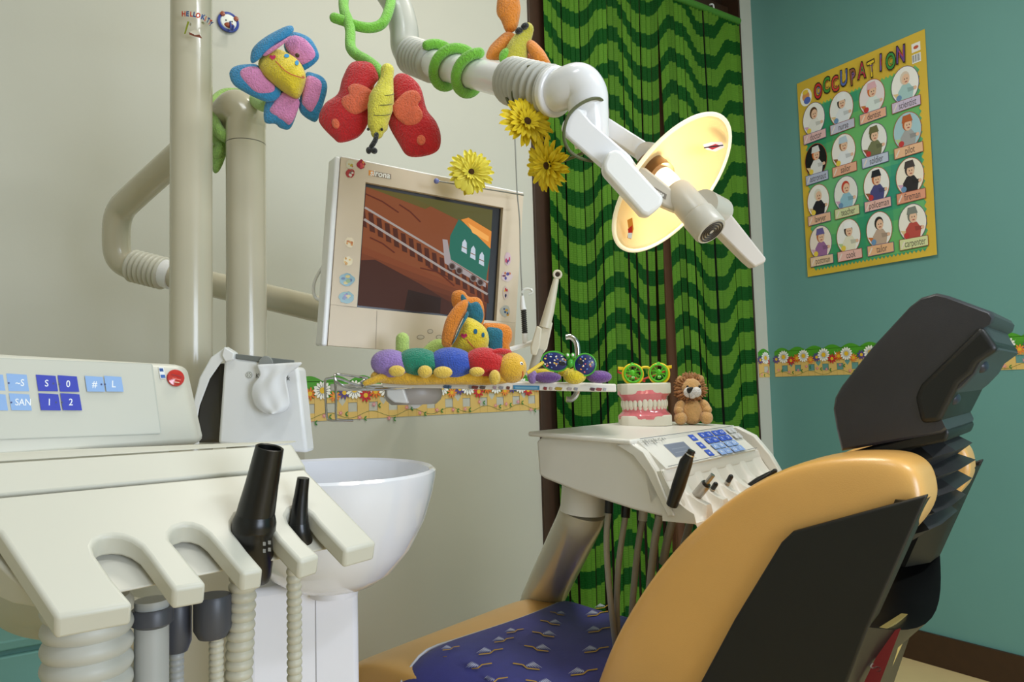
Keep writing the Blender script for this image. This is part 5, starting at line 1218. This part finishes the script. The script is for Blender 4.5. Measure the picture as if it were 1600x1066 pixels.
# blue seat cover with printed ships
def cover_mat():
    m = mat('navy_cotton', (44, 44, 138), rough=.85, vary=.12, scale=40, bump=.3, bscale=900, sheen=.2); return m
NC = cover_mat()
cs2 = [(.40, ZS + .006), (.50, ZS + .012), (.62, ZS + .006), (.72, ZS + .010), (.82, ZS + .018), (.90, ZS + .026), (.96, ZS + .032)]
US = [-.150, -.152, -.140, -.115, -.06, .05, .16, .27, .36, .42]
def coverz(i, u):
    s, z = cs2[i]; e = max(0, (-.09 - u) / .06); return z - .06 * min(1, e) ** 1.3 - (.02 if u <= -.15 else 0) + .008 * math.sin(s * 9 + u * 7) * (1 if u > -.1 else 0)
V = []; nU = len(US)
for i in range(len(cs2)):
    for j, u in enumerate(US):
        z = coverz(i, u) if j else coverz(i, -.15) - .05
        V.append(cp(cs2[i][0] + (.0 if j else 0), z, u))
i = len(cs2)
for j, u in enumerate(US): V.append(cp(.985, (coverz(i - 1, u) if j else coverz(i - 1, -.15) - .05) - .012, u))
F = [(a * nU + b, a * nU + b + 1, (a + 1) * nU + b + 1, (a + 1) * nU + b) for a in range(len(cs2)) for b in range(nU - 1)]
SC = thing('seat_cover', 'navy blue seat cover with sailing motifs lying on the chair seat', 'seat cover', cp(.7, ZS, .15))
o = part('cloth', (V, F), NC, SC, ang=180); md = o.modifiers.new('sub', 'SUBSURF'); md.levels = md.render_levels = 2; md = o.modifiers.new('t', 'SOLIDIFY'); md.thickness = .008; md.offset = 1
ed = [cp(.987, coverz(6, u) - .006, u) for u in US[2:]] ; ed0 = [cp(.987, coverz(6, -.15) - .06, -.152), cp(.987, coverz(6, -.15) - .03, -.153)]
part('piping', sweep(catmull(ed0 + ed, 3), .003, 8), mat('piping_white', (214, 214, 220), rough=.7), SC)
def covpt(x, y, h):     # photo pixel on the cover's surface
    q = on_z(x, y, ZS + .02)
    for _ in range(4):
        r_ = q - C0; s = r_.dot(vC); u = r_.dot(uC)
        i = 0
        while i < len(cs2) - 2 and cs2[i + 1][0] < s: i += 1
        t = max(0, min(1, (s - cs2[i][0]) / (cs2[i + 1][0] - cs2[i][0]))); z = lerp(coverz(i, u), coverz(i + 1, u), t)
        q = on_z(x, y, z + .0105)
    return q + UPW * h
p = Print(covpt)
for x, y, k in ((760, 1017, 1.0), (740, 1040, 1.1), (845, 1012, -1), (830, 1040, -1.1), (925, 1014, 1.0), (930, 983, .9), (928, 958, .85), (865, 972, -.8), (855, 990, -.9), (782, 999, .8), (800, 985, .7), (905, 1049, 1.1), (700, 1012, .7), (680, 1028, .7), (765, 1062, 1.1), (850, 1066, -1.1), (875, 958, -.6), (940, 947, .7)):
    sg = 1 if k > 0 else -1; k = abs(k); p = Print(covpt)
    for j in range(6):
        p.poly([(x + sg * (-16 + j * 4) * k, y + (4 - j * .2) * k), (x + sg * (-15 + j * 4) * k, y + (3 - j * .2) * k), (x + sg * (-2 + j * 1.6) * k, y - (6 - j * .8) * k), (x + sg * (-4 + j * 2.2) * k, y - (3 - j * .8) * k)], (196, 200, 226), j == 0)
    p.line([(x - sg * 12 * k, y + 6 * k), (x + sg * 6 * k, y + 4 * k), (x + sg * 12 * k, y - 1 * k), (x + sg * 26 * k, y - 3 * k)], 1.6 * k, (200, 158, 60)); p.build('sail_motif', SC, STITCH)

# ================================================================== water unit: column, bowl, dispenser
UW = plastic('unit_porcelain_white', (238, 238, 246), .3); PORC = mat('porcelain', (240, 242, 250), rough=.12, vary=.01, coat=.6)
cc = P(520, 740, 1.27)
WU = thing('spittoon_unit', 'white spittoon column with round porcelain bowl beside the chair', 'spittoon', (cc.x, cc.y, 0))
col0, col1 = P(386, 960, 1.20), P(562, 960, 1.28)
colp = [Vector((col0.x, col0.y, 0)), Vector((col1.x, col1.y, 0))]; n_ = (colp[1] - colp[0]).cross(UPW).normalized()
if n_.dot(H0) < 0: n_ = -n_
zc0 = P(500, 905, 1.27).z
part('column', prism([colp[0], colp[1], colp[1] + n_ * .16, colp[0] + n_ * .16], UPW * zc0), UW, WU, bevel=.012)
sx = P(490, 1000, 1.245); sx_ = lerp(colp[0], colp[1], .59) - n_ * .0005
part('column_seam', prism([sx_, sx_ + (colp[1] - colp[0]).normalized() * .0012, sx_ + (colp[1] - colp[0]).normalized() * .0012 - n_ * .0006, sx_ - n_ * .0006], UPW * (zc0 - .02)), mat('seam_pale', (170, 170, 176)), WU)
R_ = 160 * 1.27 / FPX
bowlax = (UPW + R0 * .02 - H0 * .02).normalized()
bp0 = cc
prof = [(.0, -.196), (.045, -.194), (.075, -.186), (.105, -.165), (.135, -.127), (.158, -.08), (.171, -.035), (R_, -.004), (R_, .004), (R_ - .005, .008), (R_ - .011, .004), (.158, -.03), (.14, -.08), (.11, -.125), (.06, -.155), (.015, -.165), (0, -.166)]
part('bowl', lathe(bp0, bowlax, prof, 56), PORC, WU)
part('bowl_collar', cyl(cc - UPW * .205, cc - UPW * .185, .040, 32), UW, WU)
ub0, ub1 = P(262, 800, 1.40), P(425, 800, 1.42)
part('unit_body', prism([Vector((ub0.x, ub0.y, 0)), Vector((ub1.x, ub1.y, 0)), Vector((ub1.x, ub1.y, 0)) + H0 * .24, Vector((ub0.x, ub0.y, 0)) + H0 * .24], UPW * P(400, 708, 1.40).z), plastic('unit_body_cream', (206, 202, 188), .4), WU, bevel=.015)
# towel dispenser
D = 1.30
TD_ = thing('towel_dispenser', 'white paper towel dispenser with tissue hanging out, in front of the poles', 'dispenser', P(410, 706, D))
f = [P(357, 562, D), P(466, 578, D), P(480, 708, D), P(342, 692, D)]; bk = [v + H0 * .12 for v in f]
bk[0] = P(357, 562, D) + H0 * .11; 
part('front_cover', hexa([P(350, 556, D), P(466, 574, D), P(480, 708, D), P(340, 694, D)], [P(350, 556, D) + H0 * .05, P(466, 574, D) + H0 * .05, P(480, 708, D) + H0 * .05, P(340, 694, D) + H0 * .05]), WHITE, TD_, bevel=.006)
part('inner_case', hexa([P(312, 600, D + .03), P(344, 566, D + .03), P(344, 690, D + .03), P(306, 692, D + .03)], [P(318, 590, D + .075), P(400, 566, D + .075), P(400, 700, D + .075), P(312, 692, D + .075)]), mat('case_smoke', (70, 66, 56), rough=.2), TD_, bevel=.004)
part('side_arch', loft([[P(x, y, D - .004), P(x2, y2, D - .004), P(x2, y2, D + .03), P(x, y, D + .03)] for x, y, x2, y2 in ((352, 543, 356, 560), (330, 558, 346, 566), (312, 590, 328, 592), (302, 630, 312, 634), (300, 668, 306, 668), (304, 696, 312, 694))]), WHITE, TD_, bevel=.002)
part('corner_clip', slab([(350, 542), (366, 552), (364, 562), (352, 566), (346, 556)], D - .01, .02), WHITE, TD_, bevel=.002)
part('slot_lid', hexa([P(367, 553, D - .002), P(460, 563, D - .002), P(460, 572, D - .002), P(370, 561, D - .002)], [P(367, 553, D + .05), P(460, 563, D + .05), P(460, 572, D + .05), P(370, 561, D + .05)]), plastic('lid_grey', (120, 124, 120), .3), TD_, bevel=.001)
part('lock_tab', lathe(P(416, 568, D - .0015), -FW, [(0, 0), (.0135, 0), (.0125, .004), (0, .005)], 24, .95), plastic('lock_grey', (150, 152, 148), .3), TD_)
p = Print(lambda x, y, h: P(x, y, D - .0012 - h)); p.ell(389, 586, 5, 5, (150, 150, 142), 20); p.ell(389, 586, 4.2, 4.2, (226, 226, 218), 20)
for k in range(5): p.ell(389 + 2.4 * math.cos(k * 1.257), 586 + 2.4 * math.sin(k * 1.257), 1.1, 1.1, (160, 160, 152), 8)
p.text('Kimberly-Clark', 426, 589.5, 10, (90, 90, 86), .86, 4, .01, -1); p.build('maker_lettering', TD_)
# hanging tissue
def tissue():
    V, F = [], []; rnd = random.Random(3); rows, cols = 12, 12
    L_ = [(400, 570), (404, 578), (408, 586), (402, 593), (394, 602), (392, 612), (393, 622), (396, 630), (402, 638), (410, 643), (416, 646), (420, 647)]
    R__ = [(474, 566), (466, 574), (452, 582), (446, 590), (448, 600), (450, 610), (452, 620), (453, 630), (452, 636), (448, 641), (440, 645), (430, 647)]
    for i in range(rows):
        for j in range(cols):
            t = j / (cols - 1); x = lerp(L_[i][0], R__[i][0], t); y = lerp(L_[i][1], R__[i][1], t)
            V.append(P(x, y, D - .012 - .016 * math.sin(math.pi * t) * (i / rows) - .0022 * math.sin(i * .9 + j * .8) - .0012 * math.cos(j * 1.3 - i * .5)))
    for i in range(rows - 1):
        for j in range(cols - 1): F.append((i * cols + j, i * cols + j + 1, (i + 1) * cols + j + 1, (i + 1) * cols + j))
    return V, F
o = part('paper_towel', tissue(), mat('tissue_white', (240, 240, 240), rough=.8), TD_, ang=180); md = o.modifiers.new('s', 'SUBSURF'); md.levels = md.render_levels = 1; md = o.modifiers.new('t', 'SOLIDIFY'); md.thickness = .001

# ================================================================== assistant element in the foreground
AE = thing('assistant_unit', 'cream assistant console with blue keys and tool rest in the left foreground', 'dental console', P(250, 1000, .85))
ACR = plastic('console_cream', (206, 204, 190), .38)
def tz(px, py, d): return P(px, py, d)
c0_, c1_ = P(-80, 549, .80), P(284, 570, .98); c3_ = P(-80, 726, .78); c2_ = on_plane(312, 694, c0_, (c1_ - c0_).cross(c3_ - c0_))
part('console', hexa([c0_, c1_, c2_, c3_], [v + (H0 * .8 - R0 * .25) * .07 for v in (c0_, c1_, c2_, c3_)]), ACR, AE, bevel=.009)
fn = (c1_ - c0_).cross(c3_ - c0_).normalized(); fn = -fn if fn.dot(FW) > 0 else fn
def cf(x, y, h): return on_plane(x, y, c0_, fn) + fn * (.0012 + h)
p = Print(cf)
p.poly([(-78, 557), (236, 569), (238, 571), (251, 676), (249, 678), (-78, 690)], (186, 188, 176)); p.poly([(-78, 558), (235, 570), (249.6, 676.8), (-78, 689)], (200, 200, 188))
def kq(x0, y0, x1, y1, c, s, sk=.05, tx=None):
    p.poly([(x0, y0), (x1, y0 + 2), (x1 + (y1 - y0) * sk * 3, y1), (x0 + (y1 - y0) * sk * 3, y1 - .5)], c)
    if s: p.text(s, (x0 + x1) / 2 + 1.5 + (0 if tx is None else tx), (y0 + y1) / 2 + 1, 15, (240, 243, 248), .9, 1, .01, -1)
    p.ell((x0 + x1) / 2 + (12 if s in ('S', '#', '1') else -12), (y0 + y1) / 2 + 1, 1.6, 1.6, (60, 70, 120), 8)
LBK, DBK = (140, 176, 226), (44, 58, 180)
kq(-22, 584, 4, 611, LBK, None); kq(9, 584, 41, 612, LBK, '~S', tx=4); kq(-20, 615, 8, 642, LBK, None); kq(13, 615, 45, 642, LBK, 'SAN', tx=5)
kq(55, 586, 86, 612, DBK, 'S'); kq(89, 587, 119, 613, DBK, '0'); kq(59, 615, 90, 642, DBK, '1'); kq(93, 615, 123, 642, DBK, '2')
kq(131, 588, 159, 613, LBK, '#'); kq(161, 588, 188, 613, LBK, 'L')
p.build('key_print', AE)
part('sticker_gem', lathe(cf(274, 591, 0), fn, [(0, 0), (.0115, 0), (.0105, .002), (0, .0035)], 24), mat('red_resin', (196, 44, 36), rough=.12, coat=.8), AE)
p = Print(lambda x, y, h: cf(x, y, .0035 + h)); p.line([(266, 586), (282, 590)], 1.6, (150, 30, 28)); p.line([(267, 592), (280, 595)], 1.6, (226, 110, 90)); p.line([(270, 598), (278, 599)], 1.6, (220, 190, 160)); p.build('gem_print', AE)
p = Print(cf); p.poly([(247, 574), (255, 574), (258, 592), (250, 592)], (236, 238, 240)); p.poly([(248, 576), (254, 576), (255, 581), (249, 581)], (60, 90, 150)); p.poly([(250, 586), (257, 586), (258, 591), (251, 591)], (70, 110, 180)); p.build('small_sticker', AE, GLOSSP)
# shelf band between console and rest
b0, b1, b2, b3 = P(-80, 727, .775), P(455, 693, .98), P(477, 729, .965), P(-80, 781, .745)
part('shelf_band', hexa([b0, b1, b2, b3], [v + (H0 * .7 - UPW * .9).normalized() * .03 for v in (b0, b1, b2, b3)]), ACR, AE, bevel=.003)
part('shelf_edge', hexa([P(-80, 712, .785), P(450, 691, .985), b1, b0], [v + H0 * .03 for v in (P(-80, 712, .785), P(450, 691, .985), b1, b0)]), ACR, AE, bevel=.002)
# slotted tool rest: one plate with four open slots
BR, FR_, FL = P(477, 731, .965), P(589, 850, .90), P(-30, 782, .75)
rn = (FR_ - BR).cross(FL - BR).normalized()
def rp_(x, y): return on_plane(x, y, BR, rn)
c4 = lambda l: [(x / 2.667, 780 + y / 2.667) for x, y in l]
outl = c4([(-230, 10), (1270, -128), (1570, 180), (1440, 215), (1385, 158), (1330, 100), (1300, 62), (1268, 38), (1235, 30), (1205, 42), (1192, 68), (1205, 100), (1260, 165), (1335, 235), (1250, 262), (1160, 165), (1120, 110), (1098, 80), (1060, 52), (1020, 48), (985, 62), (966, 95), (968, 130), (1030, 212), (1100, 292), (1010, 310), (900, 180), (870, 145), (835, 118), (800, 106), (765, 105), (725, 118), (706, 140), (705, 165), (740, 205), (862, 352), (725, 376), (622, 235), (590, 195), (550, 168), (510, 153), (470, 150), (425, 155), (395, 172), (385, 195), (395, 228), (470, 335), (556, 435), (235, 492), (0, 140)])
dn = (rn if rn.dot(FW) > 0 else -rn)
part('tool_rest', prism([rp_(x, y) for x, y in outl], (dn * .6 - UPW * .75).normalized() * .024), ACR, AE, bevel=.006)
# scooped back wall under the plate
part('rest_underside', hexa([rp_(-60, 790) + dn * .03, rp_(470, 742) + dn * .03, rp_(540, 830) + dn * .028, rp_(72, 922) + dn * .028], [rp_(-60, 790) + dn * .08 - UPW * .02, rp_(470, 742) + dn * .08 - UPW * .02, rp_(500, 795) + dn * .07, rp_(30, 870) + dn * .07]), plastic('rest_inner', (206, 203, 190), .4), AE, bevel=.004)
part('support_elbow', sweep(catmull([P(130, 930, .86), P(45, 925, .98), P(80, 955, 1.2), P(290, 985, 1.44)], 6), .045, 24), plastic('elbow_cream', (196, 190, 168), .4), AE)
# suction handpieces
T = thing('suction_handpiece', 'large black suction handpiece standing in the foreground tool rest', 'suction handpiece', P(400, 890, .84), 'suction handpieces')
sd = .85; S = sd / FPX
part('tip_tube', lathe(P(397, 815, sd), P(422, 697, sd - .005) - P(397, 815, sd), [(0, 0), (30 * S, 0), (28 * S, .02), (25 * S, .045), (23 * S, .07), (21.5 * S, .0885), (20 * S, .0892), (17.5 * S, .088), (17 * S, .06), (0, .055)], 32), BLACKP, T)
part('grip', sweep(catmull(pts3([(400, 800, sd), (398, 815, sd), (396, 830, sd), (397, 846, sd), (403, 868, sd + .01), (407, 888, sd + .022), (408, 902, sd + .034)]), 3), [x * S for x in (28, 33, 33.5, 27, 24, 18, 15)], 28), BLACKP, T)
p = Print(lambda x, y, h: P(x, y, sd - 25 * S - .001 - h)); 
for x, y, c in ((413, 850, 'B'), (421, 848, '8'), (413, 861, 'A'), (421, 859, '8')): p.rect(x - 2.2, y - 3, x + 2.2, y + 3, (150, 150, 146))
p.build('grip_marks', T)
T = thing('suction_handpiece', 'slim black suction handpiece right of the large one in the tool rest', 'suction handpiece', P(474, 860, .89), 'suction handpieces')
sd = .90; S = sd / FPX
part('tip_tube', sweep(catmull(pts3([(467, 835, sd), (468, 800, sd), (471, 770, sd), (474, 747, sd)]), 4), [x * S for x in (16, 13, 10.5, 9.3)], 24), BLACKP, T)
part('grip', sweep(catmull(pts3([(467, 818, sd), (468, 832, sd), (474, 848, sd + .003), (480, 862, sd + .006)]), 4), [x * S for x in (15, 16.5, 15, 11)], 24), BLACKP, T)
# hoses
def hose(label, g, m, x=None): return solo('hose', g, m, label, 'hose', 'hoses under the assistant console')
HC = plastic('hose_cream', (200, 196, 178), .4); HG = plastic('hose_pale_grey', (176, 178, 176), .4)
def down(px, d, y0, y1=1300, dx=0): 
    a = P(px, y0, d); return [a, a + UPW * -.10 + R0 * dx, a + UPW * -.30 + R0 * dx * 2]
a = P(137, 978, .80); hose('thick corrugated grey support hose at the left below the console', bellows([a + UPW * .03, a - UPW * .35], 58 * .80 / FPX, 65 * .80 / FPX, 19, 32), plastic('hose_light_grey', (196, 196, 188), .45))
def couple(T_, px, y0, y1, d, r, m=DGREY): return part('coupling', lathe(P(px, y0, d), (0, 0, -1), [(0, 0), (r * d / FPX * .93, 0), (r * d / FPX, .004), (r * d / FPX, (y1 - y0) * d / FPX * .8), (r * d / FPX * .75, (y1 - y0) * d / FPX), (0, (y1 - y0) * d / FPX)], 28), m, T_)
T = thing('hose', 'smooth pale grey hose with a dark collar below the first slot', 'hose', P(238, 1066, .84), 'hoses under the assistant console')
a = P(237, 965, .84); part('tube', cyl(a + UPW * .02, a - UPW * .35, 25 * .84 / FPX, 28), HG, T)
couple(T, 238, 950, 978, .84, 31)
T = thing('hose', 'thin corrugated hose with dark grey coupling just right of the smooth hose', 'hose', P(275, 1066, .90), 'hoses under the assistant console')
couple(T, 276, 945, 1016, .90, 22); a = P(276, 1010, .90); part('tube', bellows([a, a - UPW * .3], .0075, .0088, 40, 14), HG, T)
T = thing('hose', 'thin corrugated hose with dark coupling under the third slot', 'hose', P(338, 1066, .90), 'hoses under the assistant console')
couple(T, 332, 930, 994, .90, 28); a = P(338, 990, .90); part('tube', bellows([a, a - UPW * .3], .0075, .0090, 40, 14), HC, T)
a = P(381, 905, .92); hose('wide cream corrugated hose hanging below the large black handpiece', bellows([a + UPW * .02, a - UPW * .12 - R0 * .007, a - UPW * .4 - R0 * .022], .0142, .0172, 36, 20), HC)
a = P(459, 888, .95); hose('narrow cream corrugated hose below the slim black handpiece', bellows([a + UPW * .02, a - UPW * .12 - R0 * .0, a - UPW * .4 - R0 * .004], .0078, .0098, 44, 16), HC)
